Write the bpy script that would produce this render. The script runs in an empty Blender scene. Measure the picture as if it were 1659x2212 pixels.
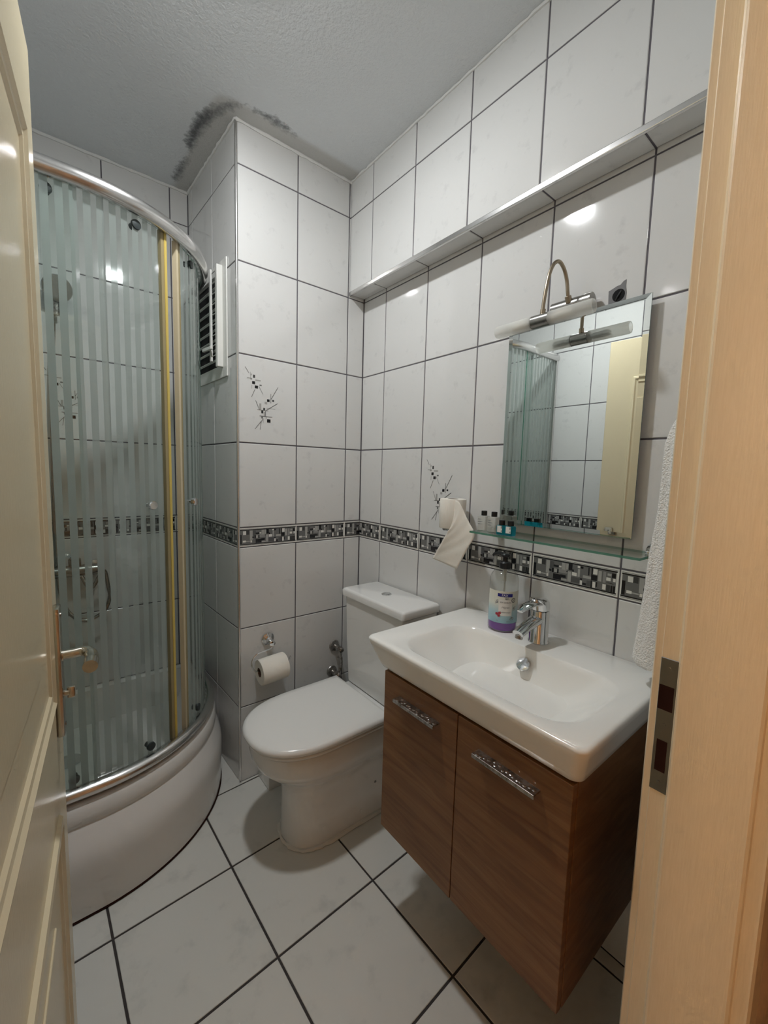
import bpy, bmesh, math, random
from mathutils import Vector, Matrix
random.seed(7)
sc = bpy.context.scene
C = sc.collection
PI = math.pi

# ------------------------------------------------------------------ camera
cam_d = bpy.data.cameras.new('camera')
cam = bpy.data.objects.new('camera', cam_d); C.objects.link(cam)
yaw, pitch, roll = 0.68013, -0.09728, 0.02745
F = Vector((math.sin(yaw)*math.cos(pitch), math.cos(yaw)*math.cos(pitch), math.sin(pitch)))
r0 = Vector((math.cos(yaw), -math.sin(yaw), 0)); u0 = r0.cross(F)
Rv = r0*math.cos(roll)+u0*math.sin(roll); Uv = -r0*math.sin(roll)+u0*math.cos(roll)
M = Matrix((Rv, Uv, -F)).transposed().to_4x4(); M.translation = Vector((-1.15815, -1.61877, 1.31925))
cam.matrix_world = M
cam_d.sensor_fit = 'HORIZONTAL'; cam_d.sensor_width = 36.0; cam_d.lens = 890.44/1659*36
cam_d.clip_start = 0.01
sc.camera = cam
# ------------------------------------------------------------------ world, exposure
w = bpy.data.worlds.new('world'); sc.world = w; w.use_nodes = True
w.node_tree.nodes['Background'].inputs[0].default_value = (1.0, 0.86, 0.7, 1)
w.node_tree.nodes['Background'].inputs[1].default_value = 0.05
vs = sc.view_settings
vs.view_transform = 'Standard'; vs.look = 'None'; vs.gamma = 1.0; vs.use_curve_mapping = False
vs.exposure = 0.22
cy = sc.cycles
cy.max_bounces = 7; cy.diffuse_bounces = 4; cy.glossy_bounces = 4; cy.transmission_bounces = 4; cy.transparent_max_bounces = 12
cy.caustics_reflective = False; cy.caustics_refractive = False; cy.sample_clamp_indirect = 0.0
cy.use_denoising = True; cy.use_adaptive_sampling = True; cy.adaptive_threshold = 0.05; cy.adaptive_min_samples = 12
BULB = 400.0         # emission of the bathroom bulb
HALL = 84.0         # emission of the hall globe

# ------------------------------------------------------------------ materials
MT = {}
def nmat(name, base=(.8,.8,.8), rough=.4, metal=0.0, spec=.5, **kw):
    m = bpy.data.materials.new(name); m.use_nodes = True
    b = m.node_tree.nodes['Principled BSDF']
    b.inputs['Base Color'].default_value = (*base, 1)
    b.inputs['Roughness'].default_value = rough
    b.inputs['Metallic'].default_value = metal
    b.inputs['Specular IOR Level'].default_value = spec
    for k, v in kw.items():
        b.inputs[k].default_value = v
    MT[name] = m
    return m
def N(m, t, **kw):
    n = m.node_tree.nodes.new(t)
    for k, v in kw.items(): setattr(n, k, v)
    return n
def L(m, a, b): m.node_tree.links.new(a, b)
def bsdf(m): return m.node_tree.nodes['Principled BSDF']
def noise(m, scale, detail=3, vec=None, rough=.5):
    n = N(m, 'ShaderNodeTexNoise'); n.inputs['Scale'].default_value = scale
    n.inputs['Detail'].default_value = detail; n.inputs['Roughness'].default_value = rough
    if vec is not None: L(m, vec, n.inputs['Vector'])
    return n
def ramp(m, fac, stops):
    r = N(m, 'ShaderNodeValToRGB'); e = r.color_ramp.elements
    while len(e) < len(stops): e.new(.5)
    for q, (p, c) in zip(e, stops):
        q.position = p; q.color = (*c, 1)
    L(m, fac, r.inputs[0]); return r
def bump(m, h, strength, dist=.002):
    b = N(m, 'ShaderNodeBump'); b.inputs['Strength'].default_value = strength
    b.inputs['Distance'].default_value = dist
    L(m, h, b.inputs['Height']); L(m, b.outputs[0], bsdf(m).inputs['Normal']); return b
def objvec(m, rnd=True):
    tc = N(m, 'ShaderNodeTexCoord')
    if not rnd: return tc.outputs['Object']
    oi = N(m, 'ShaderNodeObjectInfo'); sc_ = N(m, 'ShaderNodeMath', operation='MULTIPLY')
    L(m, oi.outputs['Random'], sc_.inputs[0]); sc_.inputs[1].default_value = 37.0
    ad = N(m, 'ShaderNodeVectorMath', operation='ADD')
    L(m, tc.outputs['Object'], ad.inputs[0]); L(m, sc_.outputs[0], ad.inputs[1])
    return ad.outputs[0]

m = nmat('wall_tile', rough=.085)
v = objvec(m); a = noise(m, 22, 4, v, .62)
cr = ramp(m, a.outputs[0], [(0.0, (.71,.71,.695)), (.60, (.71,.71,.695)), (.74, (.63,.63,.62))])
L(m, cr.outputs[0], bsdf(m).inputs['Base Color'])
b2 = noise(m, 7, 1, v); bump(m, b2.outputs[0], .04, .01)
m = nmat('floor_tile', rough=.3)
v = objvec(m); a = noise(m, 11, 5, v, .6)
cr = ramp(m, a.outputs[0], [(.0, (.70,.695,.65)), (.56, (.68,.675,.63)), (.74, (.56,.565,.53))])
L(m, cr.outputs[0], bsdf(m).inputs['Base Color'])
nmat('grout', (.13,.12,.135), .8)
nmat('floor_grout', (.045,.038,.035), .8)
m = nmat('printed', rough=.14)
at = N(m, 'ShaderNodeVertexColor'); at.layer_name = 'Col'; L(m, at.outputs[0], bsdf(m).inputs['Base Color'])
m = nmat('ceiling_paint', rough=.75)
at = N(m, 'ShaderNodeVertexColor'); at.layer_name = 'Col'
v = objvec(m, False); a = noise(m, 48, 6, v, .72)
sub = N(m, 'ShaderNodeMath', operation='MULTIPLY_ADD'); L(m, a.outputs[0], sub.inputs[0]); sub.inputs[1].default_value = 1.5; sub.inputs[2].default_value = -.75
sx = N(m, 'ShaderNodeSeparateColor'); L(m, at.outputs[0], sx.inputs[0])
ad = N(m, 'ShaderNodeMath', operation='ADD'); L(m, sub.outputs[0], ad.inputs[0]); L(m, sx.outputs[0], ad.inputs[1])
mu = N(m, 'ShaderNodeMapRange'); L(m, ad.outputs[0], mu.inputs[0]); mu.inputs[1].default_value = .42; mu.inputs[2].default_value = 1.25
mx = N(m, 'ShaderNodeMix', data_type='RGBA'); L(m, mu.outputs[0], mx.inputs[0])
mx.inputs[6].default_value = (.73,.755,.77,1); mx.inputs[7].default_value = (.10,.105,.11,1)
mx2 = N(m, 'ShaderNodeMix', data_type='RGBA'); L(m, sx.outputs[1], mx2.inputs[0]); L(m, mx.outputs[2], mx2.inputs[6]); mx2.inputs[7].default_value = (.55,.545,.52,1)
mx3 = N(m, 'ShaderNodeMix', data_type='RGBA'); L(m, mu.outputs[0], mx3.inputs[0]); L(m, mx2.outputs[2], mx3.inputs[6]); mx3.inputs[7].default_value = (.12,.125,.13,1)
L(m, mx3.outputs[2], bsdf(m).inputs['Base Color'])
a2 = noise(m, 95, 4, v, .6); bump(m, a2.outputs[0], .9, .005)
nmat('caulk', (.78,.78,.76), .6)
m = nmat('ceramic', (.80,.795,.77), .1)
nmat('basin_ceramic', (.89,.885,.845), .14)
nmat('seat_plastic', (.82,.815,.785), .22)
nmat('tray_acrylic', (.78,.765,.735), .14)
nmat('chrome', (.72,.73,.74), .1, 1.0)
nmat('brushed_alu', (.72,.71,.70), .24, 1.0)
nmat('steel_dark', (.33,.32,.30), .25, 1.0)
m = nmat('worn_chrome', (.5,.48,.45), .3, 1.0)
v = objvec(m, False); a = noise(m, 60, 5, v, .7)
cr = ramp(m, a.outputs[0], [(.35, (.20,.17,.14)), (.6, (.62,.60,.58))]); L(m, cr.outputs[0], bsdf(m).inputs['Base Color'])
nmat('bronze', (.36,.30,.22), .3, 1.0)
nmat('lever_steel', (.56,.53,.46), .2, 1.0)
nmat('mirror_silver', (.86,.90,.885), .0, 1.0)
nmat('mirror_edge', (.12,.17,.16), .3)
nmat('black_plastic', (.012,.012,.013), .35)
nmat('rubber_dark', (.035,.045,.045), .4)
nmat('void', (.004,.004,.005), .9)
m = nmat('dark_brown', (.03,.012,.009), .9, spec=.05)  # dark brown: painted shade of the strike holes, and the dark floor joint
nmat('vent_white', (.80,.80,.76), .35)
nmat('vent_slat', (.60,.61,.58), .35)
nmat('paper', (.84,.80,.72), .9, spec=.1)
nmat('card_core', (.20,.12,.08), .9)
m = nmat('towel', (.92,.91,.87), .95, spec=.05)
v = objvec(m, False); a = noise(m, 260, 3, v); bump(m, a.outputs[0], 1.0, .006)
m = nmat('silicone', (.76,.74,.69), .5)
nmat('seal_yellow', (.66,.50,.12), .4)
nmat('seal_beige', (.62,.53,.36), .4)
nmat('seal_brown', (.33,.27,.14), .4)
nmat('label_white', (.80,.79,.75), .4)
nmat('ink', (.09,.09,.10), .5)
nmat('ink_grey', (.25,.25,.26), .5)
nmat('ink_blue', (.012,.012,.20), .4)
nmat('ink_red', (.45,.03,.05), .4)
nmat('ink_white', (.8,.8,.85), .4)
nmat('torn_plaster', (.22,.22,.225), .9)
m = nmat('purple_soap', (.30,.10,.55), .15); bsdf(m).inputs['Transmission Weight'].default_value = .25
nmat('hall_wall', (.70,.55,.40), .8)
nmat('hall_floor', (.42,.30,.2), .6)

# cream lacquered wood of door and frame
m = nmat('cream_lacquer', (.70,.57,.37), .32)
tc = N(m, 'ShaderNodeTexCoord'); mp = N(m, 'ShaderNodeMapping'); L(m, tc.outputs['Object'], mp.inputs[0]); mp.inputs['Scale'].default_value = (500,500,26)
a = noise(m, 1.0, 3, mp.outputs[0], .6)
cr = ramp(m, a.outputs[0], [(.3, (.74,.61,.42)), (.7, (.79,.66,.47))]); L(m, cr.outputs[0], bsdf(m).inputs['Base Color'])
bump(m, a.outputs[0], .25, .001)
m = nmat('door_cream', (.73,.635,.43), .22)
tc = N(m, 'ShaderNodeTexCoord'); mp = N(m, 'ShaderNodeMapping'); L(m, tc.outputs['Object'], mp.inputs[0]); mp.inputs['Scale'].default_value = (400,400,22)
a = noise(m, 1.0, 3, mp.outputs[0], .6); bump(m, a.outputs[0], .2, .001)
nmat('moulding_shade', (.52,.36,.20), .35)

# walnut vanity
m = nmat('walnut', rough=.38)
tc = N(m, 'ShaderNodeTexCoord'); mp = N(m, 'ShaderNodeMapping'); L(m, tc.outputs['Object'], mp.inputs[0]); mp.inputs['Scale'].default_value = (5, 2.2, 26)
a = noise(m, 1.6, 6, mp.outputs[0], .62); a.inputs['Distortion'].default_value = .9
cr = ramp(m, a.outputs[0], [(.28, (.145,.056,.016)), (.5, (.222,.099,.033)), (.72, (.30,.15,.058))])
L(m, cr.outputs[0], bsdf(m).inputs['Base Color'])
mp2 = N(m, 'ShaderNodeMapping'); L(m, tc.outputs['Object'], mp2.inputs[0]); mp2.inputs['Scale'].default_value = (60, 30, 900)
a2 = noise(m, 1, 2, mp2.outputs[0]); bump(m, a2.outputs[0], .12, .001)

def mix_mat(name, build):
    m = bpy.data.materials.new(name); m.use_nodes = True
    nt = m.node_tree
    for n in list(nt.nodes):
        if n.type != 'OUTPUT_MATERIAL': nt.nodes.remove(n)
    out = [n for n in nt.nodes if n.type == 'OUTPUT_MATERIAL'][0]
    L(m, build(m), out.inputs[0]); MT[name] = m; return m
def mixsh(m, fac, a, b):
    x = N(m, 'ShaderNodeMixShader')
    if isinstance(fac, float): x.inputs[0].default_value = fac
    else: L(m, fac, x.inputs[0])
    L(m, a, x.inputs[1]); L(m, b, x.inputs[2]); return x.outputs[0]
def schlick(m, f0=.04):
    lw = N(m, 'ShaderNodeLayerWeight'); lw.inputs[0].default_value = .5
    pw = N(m, 'ShaderNodeMath', operation='POWER'); L(m, lw.outputs['Facing'], pw.inputs[0]); pw.inputs[1].default_value = 5.0
    ma = N(m, 'ShaderNodeMath', operation='MULTIPLY_ADD'); L(m, pw.outputs[0], ma.inputs[0]); ma.inputs[1].default_value = 1-f0; ma.inputs[2].default_value = f0
    return ma.outputs[0]
def clear(m, col, rough=.01, f=1.0):
    t = N(m, 'ShaderNodeBsdfTransparent'); t.inputs[0].default_value = (*col, 1)
    g = N(m, 'ShaderNodeBsdfGlossy'); g.inputs['Roughness'].default_value = rough
    return mixsh(m, schlick(m), t.outputs[0], g.outputs[0])
mix_mat('glass_clear', lambda m: clear(m, (.93,.965,.95)))
mix_mat('plastic_clear', lambda m: clear(m, (.93,.935,.92), .08))
mix_mat('plastic_hazy', lambda m: mixsh(m, .34, clear(m, (.92,.925,.90), .08), (lambda d: (d.inputs[0].__setattr__('default_value', (.74,.74,.70,1)), d.outputs[0])[1])(N(m, 'ShaderNodeBsdfDiffuse'))))
mix_mat('blue_liquid', lambda m: mixsh(m, .5, clear(m, (.25,.80,.88), .05), (lambda d: (d.inputs[0].__setattr__('default_value', (.10,.62,.72,1)), d.outputs[0])[1])(N(m, 'ShaderNodeBsdfTranslucent'))))
def edge_green(m):
    d = N(m, 'ShaderNodeBsdfDiffuse'); d.inputs[0].default_value = (.10,.26,.19,1)
    return mixsh(m, .65, clear(m, (.35,.62,.5), .05), d.outputs[0])
mix_mat('glass_edge', edge_green)
def shelf_glass(m):
    return clear(m, (.955,.985,.97))
mix_mat('shelf_glass', shelf_glass)
def striped(m):
    uv = N(m, 'ShaderNodeUVMap'); s = N(m, 'ShaderNodeSeparateXYZ'); L(m, uv.outputs[0], s.inputs[0])
    md = N(m, 'ShaderNodeMath', operation='MODULO'); L(m, s.outputs[0], md.inputs[0]); md.inputs[1].default_value = .030
    gt = N(m, 'ShaderNodeMath', operation='GREATER_THAN'); L(m, md.outputs[0], gt.inputs[0]); gt.inputs[1].default_value = .0130
    cl = clear(m, (.95,.975,.965), .015)
    tr = N(m, 'ShaderNodeBsdfTranslucent'); tr.inputs[0].default_value = (.84,.89,.865,1)
    df = N(m, 'ShaderNodeBsdfDiffuse'); df.inputs[0].default_value = (.53,.60,.57,1)
    fb = mixsh(m, .30, tr.outputs[0], df.outputs[0])
    tp = N(m, 'ShaderNodeBsdfTransparent'); tp.inputs[0].default_value = (.90,.95,.93,1)
    fb = mixsh(m, .20, fb, tp.outputs[0])
    gl = N(m, 'ShaderNodeBsdfGlossy'); gl.inputs['Roughness'].default_value = .06
    fb = mixsh(m, schlick(m), fb, gl.outputs[0])
    return mixsh(m, gt.outputs[0], cl, fb)
mix_mat('striped_glass', striped)
def frosted(m):
    tr = N(m, 'ShaderNodeBsdfTranslucent'); tr.inputs[0].default_value = (.95,.955,.92,1)
    df = N(m, 'ShaderNodeBsdfDiffuse'); df.inputs[0].default_value = (.88,.88,.85,1)
    tp = N(m, 'ShaderNodeBsdfTransparent'); tp.inputs[0].default_value = (.95,.95,.93,1)
    return mixsh(m, .3, mixsh(m, .45, tr.outputs[0], df.outputs[0]), tp.outputs[0])
mix_mat('frosted_glass', frosted)
def emis(name, col, s):
    def b(m):
        e = N(m, 'ShaderNodeEmission'); e.inputs[0].default_value = (*col, 1); e.inputs[1].default_value = s
        return e.outputs[0]
    return mix_mat(name, b)
emis('bulb_glow', (.965,.985,1.0), BULB)
emis('hall_glow', (1.0,.78,.55), HALL)
# soap label: printed cream fading to light blue at the foot of the sticker
m = nmat('soap_label', rough=.35)
uv = N(m, 'ShaderNodeUVMap'); s = N(m, 'ShaderNodeSeparateXYZ'); L(m, uv.outputs[0], s.inputs[0])
cr = ramp(m, s.outputs[1], [(0, (.30,.50,.58)), (.35, (.42,.60,.64)), (.62, (.74,.75,.66)), (1, (.74,.73,.63))])
L(m, cr.outputs[0], bsdf(m).inputs['Base Color'])

# ------------------------------------------------------------------ mesh helpers
WL = {}
def mesh(name, verts, faces, mat, uvs=None, cols=None, fmat=None, smooth=False, auto=None):
    me = bpy.data.meshes.new(name)
    me.from_pydata([tuple(v) for v in verts], [], faces)
    mats = mat if isinstance(mat, (list, tuple)) else [mat]
    for q in mats: me.materials.append(MT[q])
    if fmat: me.polygons.foreach_set('material_index', fmat)
    if uvs:
        ul = me.uv_layers.new(name='UVMap')
        for lp in me.loops: ul.data[lp.index].uv = uvs[lp.vertex_index]
    if cols:
        ca = me.color_attributes.new('Col', 'FLOAT_COLOR', 'CORNER')
        for p, c in zip(me.polygons, cols):
            for li in p.loop_indices: ca.data[li].color = (*c, 1)
    if smooth:
        me.polygons.foreach_set('use_smooth', [True]*len(me.polygons))
        if auto is not None: me.set_sharp_from_angle(angle=math.radians(auto))
    me.update(); return me
def link(name, me, parent=None, loc=(0,0,0)):
    o = bpy.data.objects.new(name, me); C.objects.link(o)
    o.location = loc
    if parent is not None: o.parent = parent
    return o
def build(name, data, mat, parent=None, smooth=False, auto=35, uvs=None, cols=None, fmat=None, origin=None):
    """world coordinate geometry -> one mesh object, origin at its foot (or relative to its parent)"""
    V, Fc = data
    V = [Vector(v) for v in V]
    if parent is not None: off = WL[parent.name]
    elif origin is not None: off = Vector(origin)
    else:
        xs = [v.x for v in V]; ys = [v.y for v in V]
        off = Vector(((min(xs)+max(xs))/2, (min(ys)+max(ys))/2, min(v.z for v in V)))
    me = mesh(name, [v-off for v in V], Fc, mat, uvs, cols, fmat, smooth, auto)
    o = link(name, me, parent, (0,0,0) if parent is not None else off)
    WL[o.name] = off
    if parent is not None: WL[o.name] = WL[parent.name]
    return o
def tag(o, label=None, cat=None, group=None, kind=None):
    if label: o['label'] = label
    if cat: o['category'] = cat
    if group: o['group'] = group
    if kind: o['kind'] = kind
    return o
def thing(name, label, cat, loc, group=None):
    o = bpy.data.objects.new(name, None); C.objects.link(o); o.location = loc
    o.empty_display_size = .05
    WL[o.name] = Vector(loc)
    return tag(o, label, cat, group)
def join(*ds):
    V = []; Fc = []
    for v, f in ds:
        n = len(V); V += list(v); Fc += [[i+n for i in q] for q in f]
    return V, Fc
def from_bm(bm):
    bmesh.ops.recalc_face_normals(bm, faces=bm.faces)
    bm.verts.index_update()
    d = ([v.co.copy() for v in bm.verts], [[v.index for v in f.verts] for f in bm.faces]); bm.free(); return d
def box(lo, hi, bev=0, seg=2):
    bm = bmesh.new()
    bmesh.ops.create_cube(bm, size=1)
    for v in bm.verts:
        v.co = Vector([(lo[i]+hi[i])/2 + v.co[i]*(hi[i]-lo[i]) for i in range(3)])
    if bev: bmesh.ops.bevel(bm, geom=bm.edges[:], offset=bev, segments=seg, affect='EDGES', profile=.5)
    return from_bm(bm)
def xf(d, fn): return [fn(Vector(v)) for v in d[0]], d[1]
def frame_of(dirv):
    t = Vector(dirv).normalized()
    a = Vector((0,0,1)) if abs(t.z) < .9 else Vector((1,0,0))
    x = a.cross(t).normalized(); y = t.cross(x); return x, y, t
def loft(loops, close=True, cap0=False, cap1=False):
    V = []; Fc = []
    n = len(loops[0])
    for lp in loops: V += [Vector(p) for p in lp]
    for i in range(len(loops)-1):
        for j in range(n if close else n-1):
            k = (j+1) % n
            Fc.append([i*n+j, i*n+k, (i+1)*n+k, (i+1)*n+j])
    if cap0: Fc.append(list(range(n))[::-1])
    if cap1: Fc.append([(len(loops)-1)*n+j for j in range(n)])
    return V, Fc
def fixn(d):
    bm = bmesh.new()
    vs_ = [bm.verts.new(v) for v in d[0]]
    for f in d[1]:
        try: bm.faces.new([vs_[i] for i in f])
        except ValueError: pass
    bmesh.ops.remove_doubles(bm, verts=bm.verts, dist=1e-6)
    return from_bm(bm)
def cyl(p0, p1, r, r1=None, n=24, bev=0):
    p0 = Vector(p0); p1 = Vector(p1); x, y, t = frame_of(p1-p0); Ln = (p1-p0).length
    r1 = r if r1 is None else r1
    prof = [(r, 0), (r1, Ln)] if not bev else [(r-bev, 0), (r, bev), (r1, Ln-bev), (r1-bev, Ln)]
    return loft([[p0+t*h+(x*math.cos(2*PI*k/n)+y*math.sin(2*PI*k/n))*q for k in range(n)] for q, h in prof], True, True, True)
def lathe(prof, c, axis=(0,0,1), n=32, cap0=True, cap1=True):
    c = Vector(c); x, y, t = frame_of(axis)
    return loft([[c+t*h+(x*math.cos(2*PI*k/n)+y*math.sin(2*PI*k/n))*max(q, 1e-5) for k in range(n)] for q, h in prof], True, cap0, cap1)
def smoothpts(P, m=8):
    P = [Vector(p) for p in P]; out = []
    for i in range(len(P)-1):
        a = P[max(i-1, 0)]; b = P[i]; c = P[i+1]; d = P[min(i+2, len(P)-1)]
        for k in range(m):
            t = k/m
            out.append(.5*((2*b)+(c-a)*t+(2*a-5*b+4*c-d)*t*t+(3*b-a-3*c+d)*t**3))
    out.append(P[-1]); return out
def tube(P, r, n=12, caps=True, sx=1, sy=1, up=None):
    P = [Vector(p) for p in P]; loops = []
    t = (P[1]-P[0]).normalized(); x = frame_of(t)[0] if up is None else Vector(up)
    for i, p in enumerate(P):
        t2 = (P[min(i+1, len(P)-1)]-P[max(i-1, 0)]).normalized()
        x = (x-t2*x.dot(t2)).normalized(); y = t2.cross(x)
        rr = r[i] if isinstance(r, (list, tuple)) else r
        loops.append([p+(x*math.cos(2*PI*k/n)*sx+y*math.sin(2*PI*k/n)*sy)*rr for k in range(n)])
    return loft(loops, True, caps, caps)
def rrect(cx, cy, hx, hy, r, per=8, side=6):
    """rounded rectangle, same point count for every size"""
    pts = []
    cs = [(hx-r, hy-r, 0), (-(hx-r), hy-r, 90), (-(hx-r), -(hy-r), 180), (hx-r, -(hy-r), 270)]
    for i, (x, y, a0) in enumerate(cs):
        arc = [(x+r*math.cos(math.radians(a0+90*k/per)), y+r*math.sin(math.radians(a0+90*k/per))) for k in range(per+1)]
        pts += arc
        nx, ny, na = cs[(i+1) % 4]
        q = (nx+r*math.cos(math.radians(na)), ny+r*math.sin(math.radians(na)))
        for k in range(1, side): pts.append((arc[-1][0]+(q[0]-arc[-1][0])*k/side, arc[-1][1]+(q[1]-arc[-1][1])*k/side))
    return [(cx+x, cy+y) for x, y in pts]

# ================================================================== SETTING
ZL = [0, .329, .666, 1.002, 1.082, 1.418, 1.755, 2.091, 2.428, 2.575]
CEIL = 2.575; XL = -1.41; YB = .56; YF = -1.40; XC = -.588; XCB = -.614; SOF = .083; SOFZ = 2.105
GAP = .0045
def struct(name, data, mat, **k):
    o = build(name, data, mat, origin=(0,0,0), **k); o['kind'] = 'structure'; return o
tile_cache = {}
def tile_mesh(w_, h_, mat):
    key = (round(w_, 3), round(h_, 3), mat)
    if key not in tile_cache:
        hx, hy = key[0]/2, key[1]/2; c = min(.0016, hx*.3)
        V = [(-hx,-hy,-.006), (hx,-hy,-.006), (hx,hy,-.006), (-hx,hy,-.006),
             (-hx,-hy,-.0012), (hx,-hy,-.0012), (hx,hy,-.0012), (-hx,hy,-.0012),
             (-hx+c,-hy+c,0), (hx-c,-hy+c,0), (hx-c,hy-c,0), (-hx+c,hy-c,0)]
        Fc = [[8,9,10,11]]
        for i in range(4):
            j = (i+1) % 4
            Fc += [[i, j, 4+j, 4+i], [4+i, 4+j, 8+j, 8+i]]
        tile_cache[key] = mesh('tile', V, Fc, mat)
    return tile_cache[key]
SHADE = {0: (.012,.012,.014), 1: (.055,.055,.055), 1.5: (.10,.10,.10), 2: (.16,.16,.155), 2.5: (.28,.28,.27), 3: (.40,.395,.375), 4: (.76,.75,.70)}
BORDER = [(0.017,0.13,1.0,.87,2),(0.068,0.637,0.119,0.837,4),(0.119,0.637,0.17,0.85,1),(0.017,0.15,0.052,0.65,0),(0.056,0.387,0.189,0.587,2),(0.064,0.225,0.115,0.325,4),(0.115,0.25,0.185,0.3,3),(0.181,0.337,0.224,0.85,3),(0.189,0.2,0.217,0.312,4),(0.221,0.425,0.248,0.512,0),(0.228,0.55,0.279,0.837,1.5),(0.275,0.637,0.338,0.712,0),(0.338,0.65,0.369,0.712,4),(0.256,0.4,0.338,0.562,0),(0.279,0.412,0.318,0.575,3),(0.275,0.15,0.373,0.375,0),(0.338,0.45,0.44,0.612,2.5),(0.365,0.275,0.432,0.387,0),(0.373,0.162,0.447,0.237,3),(0.373,0.587,0.420,0.85,3),(0.424,0.612,0.455,0.85,3),(0.457,0.612,0.498,0.862,0),(0.432,0.525,0.455,0.575,0),(0.498,0.587,0.522,0.662,0),(0.451,0.162,0.49,0.575,3),(0.502,0.425,0.557,0.575,4),(0.49,0.187,0.596,0.387,1.5),(0.565,0.425,0.592,0.725,3),(0.561,0.775,0.588,0.85,4),(0.592,0.775,0.623,0.85,0),(0.623,0.587,0.682,0.812,2),(0.682,0.562,0.696,0.85,0),(0.696,0.6,0.713,0.85,2),(0.713,0.6,0.729,0.862,0),(0.733,0.65,0.778,0.85,4),(0.713,0.412,0.778,0.612,0),(0.623,0.425,0.713,0.525,3),(0.596,0.337,0.619,0.4,0),(0.596,0.15,0.619,0.312,4),(0.623,0.162,0.666,0.25,0),(0.67,0.162,0.717,0.362,1.5),(0.717,0.135,0.729,0.4,0),(0.733,0.15,0.765,0.375,4),(0.768,0.2,0.786,0.387,0),(0.788,0.425,0.827,0.812,3),(0.792,0.175,0.832,0.375,2),(0.840,0.41,0.872,0.82,2.5),(0.885,0.7,0.925,0.787,3),(0.928,0.65,0.968,0.812,0),(0.876,0.512,0.922,0.637,4),(0.944,0.512,0.968,0.64,4),(0.882,0.425,0.956,0.45,0),(0.838,0.162,0.876,0.365,4),(0.880,0.137,0.918,0.362,1),(0.923,0.13,0.944,0.375,0),(0.948,0.13,0.968,0.375,0)]
bord_cache = {}
def border_mesh(a0, a1, flip):
    """printed mosaic strip; a0..a1 = cut range along the full 25 cm piece"""
    key = (round(a0, 2), round(a1, 2), flip)
    if key in bord_cache: return bord_cache[key]
    NV, NU = 60, 200
    i0, i1 = int(round(a0*NU)), int(round(a1*NU))
    Wd = .2512; Hd = .0755
    V = []; Fc = []; cols = []
    half = (a1-a0)/2
    def put(u0_, v0_, u1_, v1_, c):
        xs = [(-half+(u0_-a0))*Wd, (-half+(u1_-a0))*Wd]
        if flip: xs = [-xs[1], -xs[0]]
        n = len(V)
        for x, y in ((xs[0], v0_), (xs[1], v0_), (xs[1], v1_), (xs[0], v1_)): V.append((x, (y-.5)*Hd, 0))
        Fc.append([n, n+1, n+2, n+3]); cols.append(SHADE[c])
    grid = [[4]*NU for _ in range(NV)]
    def fill(u0_, v0_, u1_, v1_, c):
        for j in range(max(0, int(round(v0_*NV))), min(NV, int(round(v1_*NV)))):
            for i in range(max(0, int(round(u0_*NU))), min(NU, int(round(u1_*NU)))): grid[j][i] = c
    fill(.012, .055, .988, .075, 1); fill(.012, .93, .988, .945, 1.5)
    fill(.012, .085, .984, .135, 0); fill(.012, .865, .984, .915, 0)
    for rc in BORDER: fill(rc[0], rc[1], min(rc[2], .974), rc[3], rc[4])
    for j in range(NV):
        s_ = i0
        for i in range(i0+1, i1+1):
            if i == i1 or grid[j][i] != grid[j][s_]:
                put(s_/NU, j/NV, i/NU, (j+1)/NV, grid[j][s_]); s_ = i
    hx = half*Wd; hy = Hd/2; n = len(V)
    V += [(-hx,-hy,0), (hx,-hy,0), (hx,hy,0), (-hx,hy,0), (-hx,-hy,-.006), (hx,-hy,-.006), (hx,hy,-.006), (-hx,hy,-.006)]
    for i in range(4):
        j = (i+1) % 4; Fc.append([n+4+i, n+4+j, n+j, n+i]); cols.append(SHADE[4])
    bord_cache[key] = mesh('border_tile', V, Fc, 'printed', cols=cols)
    return bord_cache[key]
MOTIF_R = [((0.056,0.24),(0.068,0.229),0),((0.067,0.225),(0.08,0.214),0),((0.06,0.265),(0.068,0.253),1),((0.069,0.248),(0.091,0.243),3),((0.086,0.231),(0.095,0.226),2),((0.049,0.274),(0.0505,0.245),2.5),((0.051,0.268),(0.055,0.261),3),((0.05,0.251),(0.056,0.245),2.5),((0.054,0.225),(0.0555,0.21),2.5),((0.117,0.178),(0.128,0.168),0),((0.139,0.178),(0.147,0.171),1),((0.107,0.166),(0.118,0.158),3),((0.085,0.158),(0.093,0.133),3),((0.093,0.131),(0.101,0.12),0),((0.101,0.142),(0.109,0.132),1),((0.103,0.127),(0.109,0.111),3),((0.093,0.108),(0.1,0.1),2),((0.111,0.107),(0.116,0.101),3),((0.117,0.099),(0.132,0.086),0),((0.132,0.201),(0.134,0.164),2),((0.110,0.131),(0.112,0.111),1),((0.086,0.110),(0.139,0.108),1.5),((0.076,0.133),(0.123,0.1315),2),((0.114,0.143),(0.152,0.142),2.5),((0.1,0.0995),(0.1015,0.084),2)]
MOTIF_L = [((0.029,0.29),(0.043,0.269),2),((0.067,0.209),(0.053,0.178),2),((0.083,0.224),(0.1,0.195),2.5),((0.134,0.18),(0.164,0.231),2),((0.07,0.167),(0.085,0.134),2),((0.114,0.134),(0.162,0.166),1.5),((0.101,0.099),(0.067,0.056),2),((0.093,0.089),(0.088,0.055),2),((0.036,0.25),(0.05,0.25),2.5)]
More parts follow.
